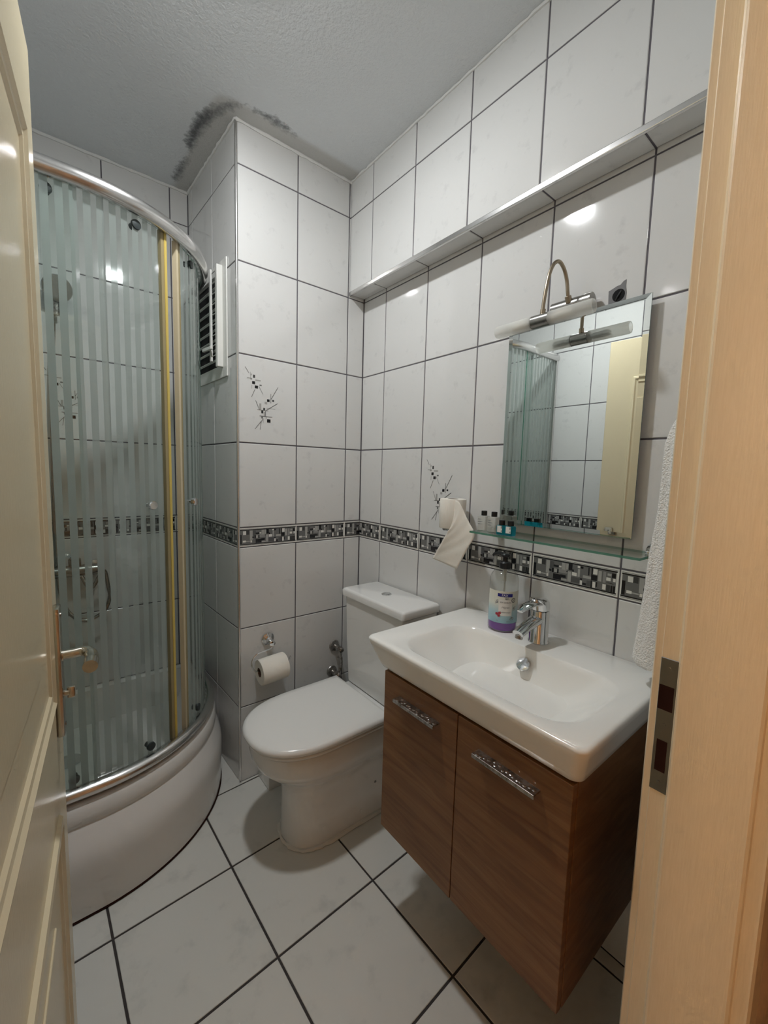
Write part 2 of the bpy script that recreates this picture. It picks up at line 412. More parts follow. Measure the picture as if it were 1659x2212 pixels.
def motif_mesh(flip):
    V = []; Fc = []; cols = []
    sg = -1 if flip else 1
    def q(pts, c, z):
        n = len(V)
        for x, y in pts: V.append((sg*(x-.125), y-.168, z))
        Fc.append([n, n+1, n+2, n+3] if not flip else [n+3, n+2, n+1, n]); cols.append(SHADE[c])
    for i, ((x0, y1), (x1, y0), c) in enumerate(MOTIF_R): q([(x0, y0), (x1, y0), (x1, y1), (x0, y1)], c, .0002+.00002*i)
    for i, (p, e, c) in enumerate(MOTIF_L):
        d = Vector((e[0]-p[0], e[1]-p[1])); nn = Vector((-d.y, d.x)).normalized()*.0009
        q([(p[0]-nn.x, p[1]-nn.y), (e[0]-nn.x, e[1]-nn.y), (e[0]+nn.x, e[1]+nn.y), (p[0]+nn.x, p[1]+nn.y)], c, .0008)
    return mesh('motif', V, Fc, 'printed', cols=cols)
MOTIF = {False: motif_mesh(False), True: motif_mesh(True)}
def wall_tiles(wall, O, Ud, Nd, ulines, zlines, full=None, motifs=(), bflip=False, vd=(0,0,1), border=True):
    """O: point of u=0,z=0 on the finished face; Ud along, Nd out of the wall"""
    O = Vector(O); Ud = Vector(Ud).normalized(); Nd = Vector(Nd).normalized(); Vd = Vector(vd)
    flip = Ud.cross(Vd).dot(Nd) < 0
    X = -Ud if flip else Ud
    for j in range(len(zlines)-1):
        za, zb = zlines[j], zlines[j+1]
        isb = border and abs(za-1.002) < .002 and abs(zb-1.082) < .002
        for i in range(len(ulines)-1):
            ua, ub = ulines[i], ulines[i+1]
            g = GAP
            wd = ub-ua-g; hd = zb-za-g
            if wd < .008 or hd < .008: continue
            if isb:
                if i == 0 and full and full[0] == 'cutleft': a0, a1 = 1-(ub-ua)/.2557, 1.
                elif (ub-ua) < .24: a0, a1 = 0., (ub-ua)/.2557
                else: a0, a1 = 0., 1.
                me = border_mesh(a0, a1, flip != bflip); nm = 'border_tile'
            else:
                me = tile_mesh(wd, hd, 'wall_tile'); nm = 'tile'
            c = O+Ud*((ua+ub)/2)+Vd*((za+zb)/2)
            o = bpy.data.objects.new(nm, me); C.objects.link(o); o.parent = wall
            mm = Matrix((X, Vd, Nd)).transposed().to_4x4()
            rx = random.uniform(-1, 1)*.0016; ry = random.uniform(-1, 1)*.0016
            mm = mm @ Matrix.Rotation(rx, 4, 'X') @ Matrix.Rotation(ry, 4, 'Y'); mm.translation = c
            o.matrix_local = mm
            if (i, j) in motifs:
                p = bpy.data.objects.new('motif', MOTIF[False]); C.objects.link(p); p.parent = o
                p.location = (0, 0, 0)
                p['label'] = 'printed spray of black and grey squares and lines'

def quadface(a, b, c, d): return [a, b, c, d], [[0,1,2,3]]
def slab(lo, hi): return box(lo, hi)
# floor
floor = struct('floor', slab((XL-.1, YF-.16, -.06), (.1, YB+.1, -.0025)), 'floor_grout')
def clip(poly, ax, val, keep_less):
    out = []
    for i in range(len(poly)):
        p, q = poly[i], poly[(i+1) % len(poly)]
        ip = (p[ax] <= val) == keep_less or abs(p[ax]-val) < 1e-9; iq = (q[ax] <= val) == keep_less or abs(q[ax]-val) < 1e-9
        if ip: out.append(p)
        if ip != iq:
            t = (val-p[ax])/(q[ax]-p[ax]); out.append((p[0]+(q[0]-p[0])*t, p[1]+(q[1]-p[1])*t))
    return out
fs, fx, fy, fr = .3329, -1.0745, -.3641, .03795
cf, sf = math.cos(fr), math.sin(fr)
for ia in range(-2, 6):
    for ib in range(-4, 6):
        g = .0032
        q = [(ia*fs+g, -ib*fs-fs+g), ((ia+1)*fs-g, -ib*fs-fs+g), ((ia+1)*fs-g, -ib*fs-g), (ia*fs+g, -ib*fs-g)]
        q = [(fx+cf*x-sf*y, fy+sf*x+cf*y) for x, y in q]
        q = clip(q, 0, XL+.001, False); q = clip(q, 0, -.001, True) if len(q) > 2 else q
        q = clip(q, 1, YF-.13, False) if len(q) > 2 else q; q = clip(q, 1, YB-.001, True) if len(q) > 2 else q
        if len(q) < 3: continue
        cx = sum(p[0] for p in q)/len(q); cy = sum(p[1] for p in q)/len(q)
        if cx > XC+.05 and cy > .05: continue
        lo = [(x, y, -.008) for x, y in q]; mid = [(x, y, -.0012) for x, y in q]
        tp = [(cx+(x-cx)*.992, cy+(y-cy)*.992, 0) for x, y in q]
        build('floor_tile', loft([lo, mid, tp], True, False, True), 'floor_tile', floor)
# wall_right: lower face x=0, projecting upper part, underside between them
ul = [0]+[.1606+.2557*k for k in range(5)]+[1.40]
up = [0]+[.1611+.2557*k for k in range(5)]+[1.40]
bk = .0022
wall_right = struct('wall_right', join(slab((bk, YF-.02, 0), (.12, YB, CEIL)), slab((-SOF+bk, YF-.02, SOFZ+bk), (bk, bk, CEIL))), 'grout')
wall_tiles(wall_right, (0,0,0), (0,-1,0), (-1,0,0), ul, [0,.329,.666,1.002,1.082,1.418,1.755,2.091,SOFZ+.012], full=('cutleft',), motifs={(2,4)})
wall_tiles(wall_right, (-SOF,0,0), (0,-1,0), (-1,0,0), up, [SOFZ-.004,2.428,CEIL+.003], border=False)
wall_tiles(wall_right, (0,0,SOFZ), (0,-1,0), (0,0,-1), ul, [0,SOF+.002], vd=(-1,0,0), border=False)
# wall_back: the front of the pipe column
wall_back = struct('wall_back', slab((XC+bk+.001, bk, 0), (bk, .5, CEIL)), 'grout')
wall_tiles(wall_back, (XC,0,0), (1,0,0), (0,-1,0), [0.003,.25,.50,.588], ZL, motifs={(0,5)})
# wall_column: the side of the column that closes the shower on the right
SD = Vector((XCB-XC, YB, 0)); SLn = SD.length; SB = SD/SLn; SN = Vector((-SB.y, SB.x, 0)); S0 = Vector((XC, 0, 0))
def colp(u_, z_, d_=0.0): return S0+SB*u_+SN*d_+Vector((0,0,z_))
V = [colp(.002,0,-bk), colp(SLn,0,-bk), colp(SLn,CEIL,-bk), colp(.002,CEIL,-bk)]
V += [v_-SN*.05 for v_ in V]
wall_column = struct('wall_column', fixn((V, [[0,1,2,3],[4,5,6,7],[0,1,5,4],[1,2,6,5],[2,3,7,6],[3,0,4,7]])), 'grout')
wall_tiles(wall_column, S0, SB, SN, [0.003,.25,.50,SLn], ZL)
# wall_shower: far wall behind the shower
wall_shower = struct('wall_shower', slab((XL-.1, YB+bk, 0), (.1, YB+.1, CEIL)), 'grout')
wall_tiles(wall_shower, (XL,YB,0), (1,0,0), (0,-1,0), [0,.2076,.4633,.719,XCB-XL], ZL, full=('cutleft',), motifs={(1,5)})
# wall_left
wall_left = struct('wall_left', slab((XL-.1, YF-.02, 0), (XL-bk, YB+.1, CEIL)), 'grout')
ly = [0, .2170]+[.2170+.2557*k for k in range(1, 7)]+[1.96]
wall_tiles(wall_left, (XL,YB,0), (0,-1,0), (1,0,0), ly, ZL, full=('cutleft',))
# wall_front: the door wall
DX0, DX1, DZ = -1.262, -.40, 2.045
wall_front = struct('wall_front', join(slab((XL-.1, -1.54, 0), (DX0, YF-bk, CEIL)), slab((DX1, -1.54, 0), (.1, YF-bk, CEIL)), slab((DX0, -1.54, DZ), (DX1, YF-bk, CEIL))), ['grout'])
wall_tiles(wall_front, (DX1+.055,YF,0), (1,0,0), (0,1,0), [0,.09,.345], ZL)
wall_tiles(wall_front, (XL,YF,0), (1,0,0), (0,1,0), [0,.09], ZL)
wall_tiles(wall_front, (XL,YF,0), (1,0,0), (0,1,0), [0,.2557,.511,.767,1.022,1.278,1.41], [2.11,2.428,CEIL], border=False)
# ceiling with mould stains and damp patch
mould = [(-.679,.495,.8),(-.677,.394,.95),(-.670,.304,.5),(-.682,.23,1.0),(-.683,.163,1.1),(-.673,.082,1.25),(-.665,.045,1.15),(-.64,-.013,.95),(-.613,-.043,.95),(-.582,-.072,.5),(-.537,-.078,.65),(-.485,-.081,.9),(-.43,-.077,.8),(-.369,-.064,.45)]
def mdist(x, y):
    best = 9; wt = 0
    for (ax_, ay_, aw), (bx_, by_, bw) in zip(mould, mould[1:]):
        d = (bx_-ax_)**2+(by_-ay_)**2; t = max(0, min(1, ((x-ax_)*(bx_-ax_)+(y-ay_)*(by_-ay_))/d))
        q = math.hypot(x-ax_-(bx_-ax_)*t, y-ay_-(by_-ay_)*t)
        if q < best: best = q; wt = aw+(bw-aw)*t
    return best, wt
nx_, ny_ = 141, 196
V = []; vc = []
for j in range(ny_+1):
    for i in range(nx_+1):
        x = XL+(-XL)*i/nx_; y = YF+(YB-YF)*j/ny_
        V.append((x, y, CEIL))
        d, wt = mdist(x, y)
        st = wt*max(0, 1-d/(.018+.022*wt))**.8
        near = 0
        # damp, greyer paint between the stain and the column
        if -.69 < x < XC+.03 and -.08 < y < .56: near = max(0, min(1, (x+.685)/.02))*max(0, min(1, (y+.085)/.03))
        if XC-.1 <= x < -.09 and -.085 < y < 0.02: near = max(near, max(0, min(1, (y+.083)/.02))*max(0, min(1, (x+.68)/.06)))
        if x < XC and y < 0: near *= max(0, min(1, (.105-math.hypot(x-XC, y))/.025))
        vc.append((st, near*.9, 0))
Fc = [[j*(nx_+1)+i, (j+1)*(nx_+1)+i, (j+1)*(nx_+1)+i+1, j*(nx_+1)+i+1] for j in range(ny_) for i in range(nx_)]
ceiling = struct('ceiling', (V, Fc), 'ceiling_paint')
ca = ceiling.data.color_attributes.new('Col', 'FLOAT_COLOR', 'POINT')
for i, c in enumerate(vc): ca.data[i].color = (*c, 1)
# caulk beads under the ceiling
def bead(P, r):
    Q = []
    for i in range(len(P)-1):
        a_ = Vector(P[i]); b_ = Vector(P[i+1]); n_ = max(2, int((b_-a_).length/.02))
        for k in range(n_):
            Q.append(a_.lerp(b_, k/n_)+Vector((random.uniform(-1,1), random.uniform(-1,1), random.uniform(-1,1)))*.0012)
    Q.append(Vector(P[-1])); return tube(Q, [r*random.uniform(.7, 1.35) for _ in Q], 6)
struct('trim_1', bead([colp(.55,CEIL-.003,.002), colp(.0,CEIL-.003,.002), (XC,-.002,CEIL-.003), (-SOF,-.002,CEIL-.003)], .006), 'caulk', smooth=True)
struct('trim_2', bead([(-SOF-.002,-.01,CEIL-.003), (-SOF-.002,YF+.01,CEIL-.003)], .005), 'caulk', smooth=True)
struct('trim_3', bead([(XCB,YB-.002,CEIL-.003), (XL,YB-.002,CEIL-.003)], .007), 'caulk', smooth=True)
# metal corner profiles
struct('trim_4', cyl((XC+.001,.001,.0), (XC+.001,.001,CEIL), .0055, n=12), 'brushed_alu', smooth=True)
struct('trim_5', box((-SOF-.002, YF, SOFZ-.006), (-SOF+.008, -.0, SOFZ+.010), .002), 'brushed_alu')
# door frame: right jamb with rebate and stop, left jamb, head
prof_r = [(-.405,-1.3965),(-.4145,-1.4000),(-.4165,-1.4015),(-.4165,-1.4105),(-.42,-1.4125),(-.42,-1.434),(-.4225,-1.4365),(-.4335,-1.440),(-.4345,-1.443),(-.4345,-1.5345),(-.4325,-1.538),(-.4275,-1.5395),(-.4275,-1.556),(-.422,-1.559),(-.345,-1.559),(-.345,-1.541),(-.392,-1.541),(-.392,-1.3965)]
def ext(prof, z0, z1): return fixn(loft([[(x, y, z0) for x, y in prof], [(x, y, z1) for x, y in prof]], True, True, True))
prof_l = [(-1.66-x, y) for x, y in prof_r]
trim_6 = struct('trim_6', ext(prof_r, 0, 2.09), 'cream_lacquer')
struct('trim_7', ext(prof_l, 0, 2.09), 'cream_lacquer')
hp = [(2.017+(x+.42), y) for x, y in prof_r]
struct('trim_8', fixn(loft([[(-1.245, y, z) for z, y in hp], [(-.415, y, z) for z, y in hp]], True, True, True)), 'cream_lacquer')
sp = build('strike_plate', box((-.4212,-1.4365,.822), (-.419,-1.4115,1.042), .0006, 1), 'steel_dark', trim_6)
build('latch_hole', box((-.4214,-1.4325,.958), (-.4205,-1.4125,.998)), 'dark_brown', sp)  # both holes are proud dark boxes, their inner shade put into the colour
build('bolt_hole', box((-.4214,-1.4305,.856), (-.4205,-1.416,.908)), 'dark_brown', sp)
for zz in (1.026, .934, .838):
    build('screw', cyl((-.4205,-1.4235,zz), (-.4219,-1.4235,zz), .0028, n=10), 'steel_dark', sp)
# the hall on the camera's side of the door
struct('floor_hall', slab((-2.3,-3.3,-.06), (1.0,-1.53,-.001)), 'hall_floor')
struct('ceiling_hall', slab((-2.3,-3.3,CEIL), (1.0,-1.54,CEIL+.05)), 'hall_wall')
struct('wall_hall_far', slab((-2.3,-3.35,0), (1.0,-3.3,CEIL)), 'hall_wall')
struct('wall_hall_left', slab((-2.35,-3.3,0), (-2.3,-1.54,CEIL)), 'hall_wall')
struct('wall_hall_right', slab((1.0,-3.3,0), (1.05,-1.54,CEIL)), 'hall_wall')
struct('wall_hall_near', join(slab((-2.3,-1.548,0), (-1.33,-1.541,CEIL)), slab((-.345,-1.548,0), (1.0,-1.541,CEIL)), slab((-1.33,-1.548,2.09), (-.345,-1.541,CEIL))), 'hall_wall')

# door leaf
H0 = Vector((-1.235,-1.400,0)); DF = Vector((-1.160,-.630,0)); DLn = (DF-H0).length; DE = (DF-H0)/DLn; DN = Vector((DE.y,-DE.x,0))
def dp(u_, z_, d_=0.): return H0+DE*u_+DN*d_+Vector((0,0,z_))
def dbox(u0_, u1_, z0_, z1_, d0, d1, bev=0, seg=2):
    return xf(box((u0_, z0_, d0), (u1_, z1_, d1), bev, seg), lambda p: dp(p.x, p.y, p.z))
door = struct('door_1', fixn(dbox(.002, DLn, .012, 2.012, -.04, 0, .002, 1)), 'door_cream')
def moulding(u0_, u1_, z0_, z1_):
    P = lambda o, d: [dp(u0_+o, z0_+o, d), dp(u1_-o, z0_+o, d), dp(u1_-o, z1_-o, d), dp(u0_+o, z1_-o, d)]
    return fixn(loft([P(0, -.001), P(.004, .006), P(.012, .0075), P(.018, .003), P(.026, .0015), P(.034, .004), P(.04, -.001)], True))
for (a0, a1, z0_, z1_) in ((.12, DLn-.115, .90, 1.825), (.12, DLn-.112, .16, .70)):
    pm = build('panel_moulding', moulding(a0, a1, z0_, z1_), 'door_cream', door)
    build('panel', fixn(dbox(a0+.11, a1-.11, z0_+.11, z1_-.11, -.002, .003, .0025, 2)), 'door_cream', door)
hpz = build('handle_plate', fixn(dbox(DLn-.080, DLn-.042, .822, 1.062, 0, .011, .003, 2)), 'lever_steel', door, smooth=True)
cu = DLn-.061
build('lever', fixn(join(lathe([(.010,0),(.010,.003),(.0095,.004)], dp(cu,.968,.009), DN, 20),
      tube(smoothpts([dp(cu,.970,.010), dp(cu,.970,.028), dp(cu,.971,.041), dp(cu-.006,.971,.050), dp(cu-.022,.969,.055), dp(cu-.045,.968,.056), dp(cu-.070,.967,.055)], 6), [.0088]*14+[.0095]*8+[.0105]*8+[.0115]*7, 20))), 'lever_steel', hpz, smooth=True)
build('thumb_turn', fixn(join(cyl(dp(cu,.897,.008), dp(cu,.897,.019), .006, n=16), xf(box((-.004,-.011,0),(.004,.011,.013),.003,3), lambda p: dp(cu+p.x,.897+p.y,.015+p.z)))), 'lever_steel', hpz, smooth=True)
for zz in (1.046, .838):
    build('screw', cyl(dp(cu,zz,.0105), dp(cu,zz,.0125), .0035, n=10), 'steel_dark', hpz)
for z_ in (.22, 1.7): build('hinge', cyl(dp(.0,z_,.006), dp(.0,z_+.09,.006), .007, n=12), 'lever_steel', door, smooth=True)

# ================================================================== SHOWER
GX, GY = -1.10, .24
def arc_path(rx, ry, n=40, x0=XL+.004, y1=YB-.004):
    P = [Vector((x0+(GX-x0)*k/10, GY-ry, 0)) for k in range(10)]
    P += [Vector((GX+rx*math.sin(PI/2*k/n), GY-ry*math.cos(PI/2*k/n), 0)) for k in range(n+1)]
    P += [Vector((GX+rx, GY+(y1-GY)*k/10, 0)) for k in range(1, 11)]
    return P
tray = thing('shower_tray', 'white acrylic quadrant shower tray with bulging curved front', 'shower tray', (-1.05,.15,0))
prof = [(.88,0),(.97,.012),(1.03,.05),(1.08,.11),(1.12,.150),(1.11,.175),(1.03,.198),(.88,.218),(.70,.236),(.55,.252),(.45,.263),(.39,.268),(.43,.273),(.47,.280),(.46,.298),(.36,.318),(.18,.332),(-.1,.338),(-.6,.338),(-.9,.33),(-1.3,.26),(-1.9,.19),(-2.8,.175)]
loops = []
for t_, z_ in prof:
    rx = .452+.032*t_; ry = .44+.060*t_
    io = .004 if t_ > -.05 else (.03 if t_ > -.8 else .045)
    P = arc_path(rx, ry, x0=XL+io, y1=YB-io)
    loops.append([Vector((p.x, p.y, z_)) for p in P]+[Vector(((GX+rx+XL)/2, YB-io, z_)), Vector((XL+io, YB-io, z_)), Vector((XL+io, .1, z_))])
build('body', fixn(loft(loops, True, True, True)), 'tray_acrylic', tray, smooth=True, auto=50)
build('drain', lathe([(.045,0),(.045,.003),(.038,.005),(0,.005)], (-1.15,.28,.175), n=24), 'chrome', tray, smooth=True)
build('floor_seal', tube([Vector((p.x,p.y,.004)) for p in arc_path(.482,.494)], .005, 6), 'dark_brown', tray)

enc = thing('shower_enclosure', 'curved two-door shower enclosure of striped frosted glass with aluminium rails', 'shower cabin', (-1.05,.15,.338))
RX, RY = .440, .44
GZ0, GZ1, RZ = .362, 2.045, 2.062
def rail(z_, r, sx, sy, drx=0): return tube([Vector((p.x, p.y, z_)) for p in arc_path(RX+drx, RY+drx, x0=XL+.002, y1=YB-.002)], r, 16, True, sx, sy, up=(0,0,1))
build('top_rail', rail(RZ, .024, 1.0, .85), 'brushed_alu', enc, smooth=True, auto=60)
build('bottom_rail', rail(.3585, .0165, 1.15, 1.35), 'brushed_alu', enc, smooth=True, auto=60)
PATHS = {}
def panel_geo(rx, ry, s0, s1, thick=.006):
    """glass strip along the curved plan between path fractions, uv.x in metres"""
    out = arc_path(rx, ry, 60); inn = arc_path(rx-thick, ry-thick, 60)
    cum = [0]
    for a_, b_ in zip(out, out[1:]): cum.append(cum[-1]+(b_-a_).length)
    T = cum[-1]
    def samp(P, s):
        for i in range(len(P)-1):
            if cum[i+1] >= s or i == len(P)-2:
                return P[i].lerp(P[i+1], (s-cum[i])/(cum[i+1]-cum[i]))
    n_ = max(4, int((s1-s0)/.012)); V = []; uv_ = []; Fc = []; fm = []
    for k in range(n_+1):
        s = s0+(s1-s0)*k/n_
        for P in (out, inn):
            p = samp(P, s)
            for z_ in (GZ0, GZ1):
                V.append((p.x, p.y, z_)); uv_.append((s, z_))
    for k in range(n_):
        a_ = k*4; b_ = a_+4
        Fc += [[a_, b_, b_+1, a_+1], [a_+2, a_+3, b_+3, b_+2], [a_+1, b_+1, b_+3, a_+3], [a_, a_+2, b_+2, b_]]; fm += [0, 1, 2, 2]
    Fc += [[0, 1, 3, 2], [n_*4, n_*4+2, n_*4+3, n_*4+1]]; fm += [2, 2]
    return (V, Fc), uv_, fm, lambda s, r_=0: samp(out, s)
base = arc_path(RX, RY, 60); tot = sum((b_-a_).length for a_, b_ in zip(base, base[1:]))
def ang_s(deg, rx=RX, ry=RY):
    """path length at an angle on the arc; 0 = arc start at the front, 90 = arc end"""
    P = arc_path(rx, ry, 90); s = 0
    for i in range(10+int(deg)): s += (P[i+1]-P[i]).length
    return s
SA, SE = ang_s(0), ang_s(90)
def outward(s, P):
    a_ = P(s-.004); b_ = P(s+.004); t = (b_-a_).normalized(); return Vector((t.y, -t.x, 0))
GM = ['striped_glass', 'glass_clear', 'glass_edge']
for nm, rx_off, s0, s1 in (('fixed_panel', 0.0, .004, SA+.015), ('fixed_panel', 0.0, SE-.015, tot-.004)):
    d, uv_, fm, P = panel_geo(RX+rx_off, RY+rx_off, s0, s1)
    build(nm, d, GM, enc, uvs=uv_, fmat=fm)
def strip(P, s, w_, d0, d1, z0=GZ0, z1=GZ1):
    t = (P(s+.003)-P(s-.003)).normalized(); n_ = Vector((t.y, -t.x, 0)); p = P(s)
    q = [p+t*(-w_/2)+n_*d0, p+t*(w_/2)+n_*d0, p+t*(w_/2)+n_*d1, p+t*(-w_/2)+n_*d1]
    return fixn(loft([[Vector((v_.x, v_.y, z_)) for v_ in q] for z_ in (z0, z1)], True, True, True))
for side in (0, 1):
    o_ = -.012
    if side == 0: s0, s1 = SA-.06, ang_s(33)
    else: s0, s1 = ang_s(42), SE+.05
    d, uv_, fm, P = panel_geo(RX+o_, RY+o_, s0, s1)
    dr = build('sliding_door', d, GM, enc, uvs=uv_, fmat=fm)
    e = s1 if side == 0 else s0
    sg = 1 if side == 0 else -1
    build('edge_seal', strip(P, e-sg*.001, .012, -.009, .004), 'seal_brown', dr)
    tag(build('magnet_strip', strip(P, e+sg*.009, .009, -.010, .006), 'seal_yellow' if side == 0 else 'seal_beige', dr), 'yellowed plastic door seal' if side == 0 else 'beige plastic door seal')
    ks = e-sg*(.072 if side == 0 else .036)
    nn = outward(ks, P); p = P(ks); p = Vector((p.x, p.y, 1.195))
    build('knob', lathe([(.007,0),(.0065,.012),(.013,.017),(.014,.028),(.012,.031),(0,.031)], p-nn*.001, nn, 20), 'chrome', dr, smooth=True)
    for zz in (GZ1-.028, GZ0+.035):
        for rs in ((s0+.02, s1-.085) if side == 0 else (s0+.085, s1-.075)):
            nn = outward(rs, P); p = P(rs); p = Vector((p.x, p.y, zz))
            build('roller', fixn(join(lathe([(.012,0),(.014,.004),(.013,.011),(.006,.013),(0,.013)], p-nn*.006, nn, 18), cyl(p-nn*.022, p-nn*.006, .009, n=14))), 'rubber_dark', dr, smooth=True)
build('wall_profile', box((XL+.001, GY-RY-.012, GZ0-.02), (XL+.016, GY-RY+.012, GZ1+.02), .002), 'brushed_alu', enc)
build('wall_profile', box((GX+RX-.012, YB-.016, GZ0-.02), (GX+RX+.012, YB-.001, GZ1+.02), .002), 'brushed_alu', enc)

# shower fittings on the far wall
mixr = thing('shower_mixer', 'chrome shower mixer on tiled wall behind the striped glass', 'shower mixer', (-1.09,.5,.84))
build('body', fixn(join(cyl((-1.175,.50,.872), (-1.015,.50,.872), .024, n=20, bev=.004), cyl((-1.17,.50,.872), (-1.17,.558,.872), .013, n=16), cyl((-1.02,.50,.872), (-1.02,.558,.872), .013, n=16))), 'steel_dark', mixr, smooth=True)
for xx in (-1.17, -1.02): build('rosette', lathe([(.032,0),(.03,.008),(.014,.014)], (xx,.558,.872), (0,-1,0), 20), 'chrome', mixr, smooth=True)
build('lever', fixn(join(lathe([(.022,0),(.022,.03),(.014,.036),(0,.036)], (-1.095,.50,.892), (0,0,1), 20), tube([(-1.095,.50,.92),(-1.10,.46,.932),(-1.105,.43,.94)], [.009,.008,.007], 12))), 'steel_dark', mixr, smooth=True)
hose = smoothpts([(-1.075,.48,.85),(-1.045,.46,.80),(-1.0,.46,.87),(-.985,.47,.80),(-.98,.48,.745),(-1.0,.48,.69),(-1.05,.48,.66),(-1.10,.48,.675),(-1.14,.50,.75),(-1.155,.52,.95),(-1.145,.53,1.5),(-1.125,.53,1.90)], 8)
tag(build('hose', fixn(tube(hose, .0075, 10)), 'steel_dark', mixr, smooth=True), 'dark looping shower hose')
hs = thing('hand_shower', 'round shower head on wall bracket inside the shower cabin', 'shower head', (-1.115,.53,1.92))
build('head', lathe([(.02,-.01),(.046,.0),(.05,.012),(.047,.02),(.0,.02)], (-1.112,.50,1.995), (.1,-.9,-.35), 28), 'steel_dark', hs, smooth=True)
build('grip', fixn(tube(smoothpts([(-1.112,.505,1.995),(-1.114,.52,1.96),(-1.116,.525,1.90)], 5), .012, 14)), 'worn_chrome', hs, smooth=True)
build('bracket', cyl((-1.114,.525,1.945), (-1.114,.559,1.945), .014, n=16), 'chrome', hs, smooth=True)

# louvred vent on the column side
vent = thing('louvre_vent', 'white adjustable louvre vent with dark gaps on the column side', 'vent', colp(.31,1.68))
def cbox(u0_, u1_, z0_, z1_, d0, d1, bev=0): return fixn(xf(box((u0_, z0_, d0), (u1_, z1_, d1), bev, 2), lambda p: colp(p.x, p.y, p.z)))
def ring(u0_, u1_, z0_, z1_, wd, d0, d1): return join(cbox(u0_,u0_+wd,z0_,z1_,d0,d1,.0015), cbox(u1_-wd,u1_,z0_,z1_,d0,d1,.0015), cbox(u0_+wd,u1_-wd,z0_,z0_+wd,d0,d1,.0015), cbox(u0_+wd,u1_-wd,z1_-wd,z1_,d0,d1,.0015))
build('flange', ring(.088,.545,1.682,2.132,.05,.0005,.006), 'vent_white', vent)
build('jamb', cbox(.128,.150,1.722,2.112,.005,.028,.002), 'vent_white', vent)
build('jamb', cbox(.518,.54,1.722,2.112,.005,.02,.002), 'vent_white', vent)
build('dark_backing', cbox(.139,.53,1.735,2.10,-.001,.002), 'void', vent)  # flat black sheet over the tiles, painted shade for the deep opening
for k in range(9):
    zz = 1.755+.0405*k
    me_d = fixn(xf(box((.165, -.0013, -.0036), (.52, .0013, .0036)), lambda p: colp(p.x, zz+p.y*.8+p.z*.62, .014+p.z*.78)))
    build('slat', me_d, 'vent_slat', vent)
cbar = build('control_bar', join(cbox(.196,.211,1.752,2.112,.022,.030,.001), *[cbox(.15,.20,1.772+.0405*k,1.7735+.0405*k,.02,.024) for k in range(9)]), 'vent_white', vent)
build('lever', fixn(xf(box((.17,-.007,-.004),(.25,.007,.006),.002,1), lambda p: colp(p.x, 1.80+p.y, .034+p.z+(p.x-.17)*.1))), 'vent_white', cbar)

# ================================================================== TOILET
toi = thing('toilet', 'white close-coupled toilet with closed lid between column and vanity', 'toilet', (-.40,-.36,0))
TY = -.362
def dshape(xb, xf_, hw, n=56, p=2.3):
    """plan of the pan: straight sides from xb, rounded front at xf"""
    L_ = min(hw*1.25, (xb-xf_)*.8); xm = xf_+L_
    pts = []
    for k in range(8): pts.append((xb+(xm-xb)*k/8, TY+hw))
    for k in range(n-16+1):
        a_ = PI*k/(n-16)
        c_, s_ = math.cos(a_), math.sin(a_)
        pts.append((xm-L_*abs(s_)**(2/p), TY+hw*math.copysign(abs(c_)**(2/p), c_)))
    for k in range(1, 9): pts.append((xm+(xb-xm)*k/8, TY-hw))
    return pts
def dl(xb, xf_, hw, z_, p=2.3): return [Vector((x, y, z_)) for x, y in dshape(xb, xf_, hw, p=p)]
pan = [dl(-.012,-.562,.106,0), dl(-.012,-.560,.106,.06), dl(-.012,-.557,.106,.16), dl(-.012,-.560,.108,.205), dl(-.012,-.570,.116,.240), dl(-.012,-.597,.134,.268), dl(-.012,-.632,.155,.294), dl(-.012,-.656,.168,.318), dl(-.012,-.667,.173,.340), dl(-.012,-.672,.1745,.365), dl(-.012,-.674,.175,.398), dl(-.016,-.668,.170,.403)]
build('pan', fixn(loft(pan, True, True, True)), 'ceramic', toi, smooth=True, auto=50)
build('seat', fixn(loft([dl(-.225,-.676,.176,.404), dl(-.223,-.684,.181,.407), dl(-.223,-.685,.182,.414), dl(-.225,-.680,.178,.418)], True, True, True)), 'seat_plastic', toi, smooth=True, auto=60)
build('lid', fixn(loft([dl(-.235,-.682,.180,.419), dl(-.233,-.692,.186,.423), dl(-.233,-.694,.187,.431), dl(-.234,-.689,.184,.439), dl(-.236,-.678,.178,.4435), dl(-.25,-.62,.15,.4475), dl(-.28,-.55,.10,.449)], True, True, True)), 'seat_plastic', toi, smooth=True, auto=60)
for yy in (TY+.05, TY-.09): build('hinge', cyl((-.216,yy,.411), (-.216,yy+.04,.411), .0075, n=14), 'seat_plastic', toi, smooth=True)
def rl(x0, x1, y0, y1, r, z_): return [Vector((x, y, z_)) for x, y in rrect((x0+x1)/2, (y0+y1)/2, abs(x1-x0)/2, abs(y1-y0)/2, r)]
ci = [rl(-.172,-.014,-.540,-.186,.022,.402), rl(-.180,-.012,-.546,-.180,.02,.41), rl(-.188,-.011,-.550,-.176,.016,.60), rl(-.192,-.011,-.552,-.174,.014,.784)]
build('cistern', fixn(loft(ci, True, True, True)), 'ceramic', toi, smooth=True, auto=40)
cl_ = [rl(-.197,-.011,-.556,-.170,.012,.787), rl(-.203,-.010,-.562,-.164,.012,.790), rl(-.204,-.010,-.563,-.163,.012,.812), rl(-.200,-.013,-.559,-.167,.012,.819), rl(-.193,-.018,-.552,-.174,.012,.821)]
ld = build('cistern_lid', fixn(loft(cl_, True, True, True)), 'ceramic', toi, smooth=True, auto=50)
fb_ = build('flush_button', lathe([(.021,0),(.021,.003),(.0185,.0045),(.017,.0035),(0,.0035)], (-.108,-.352,.820), n=32), 'chrome', ld, smooth=True)
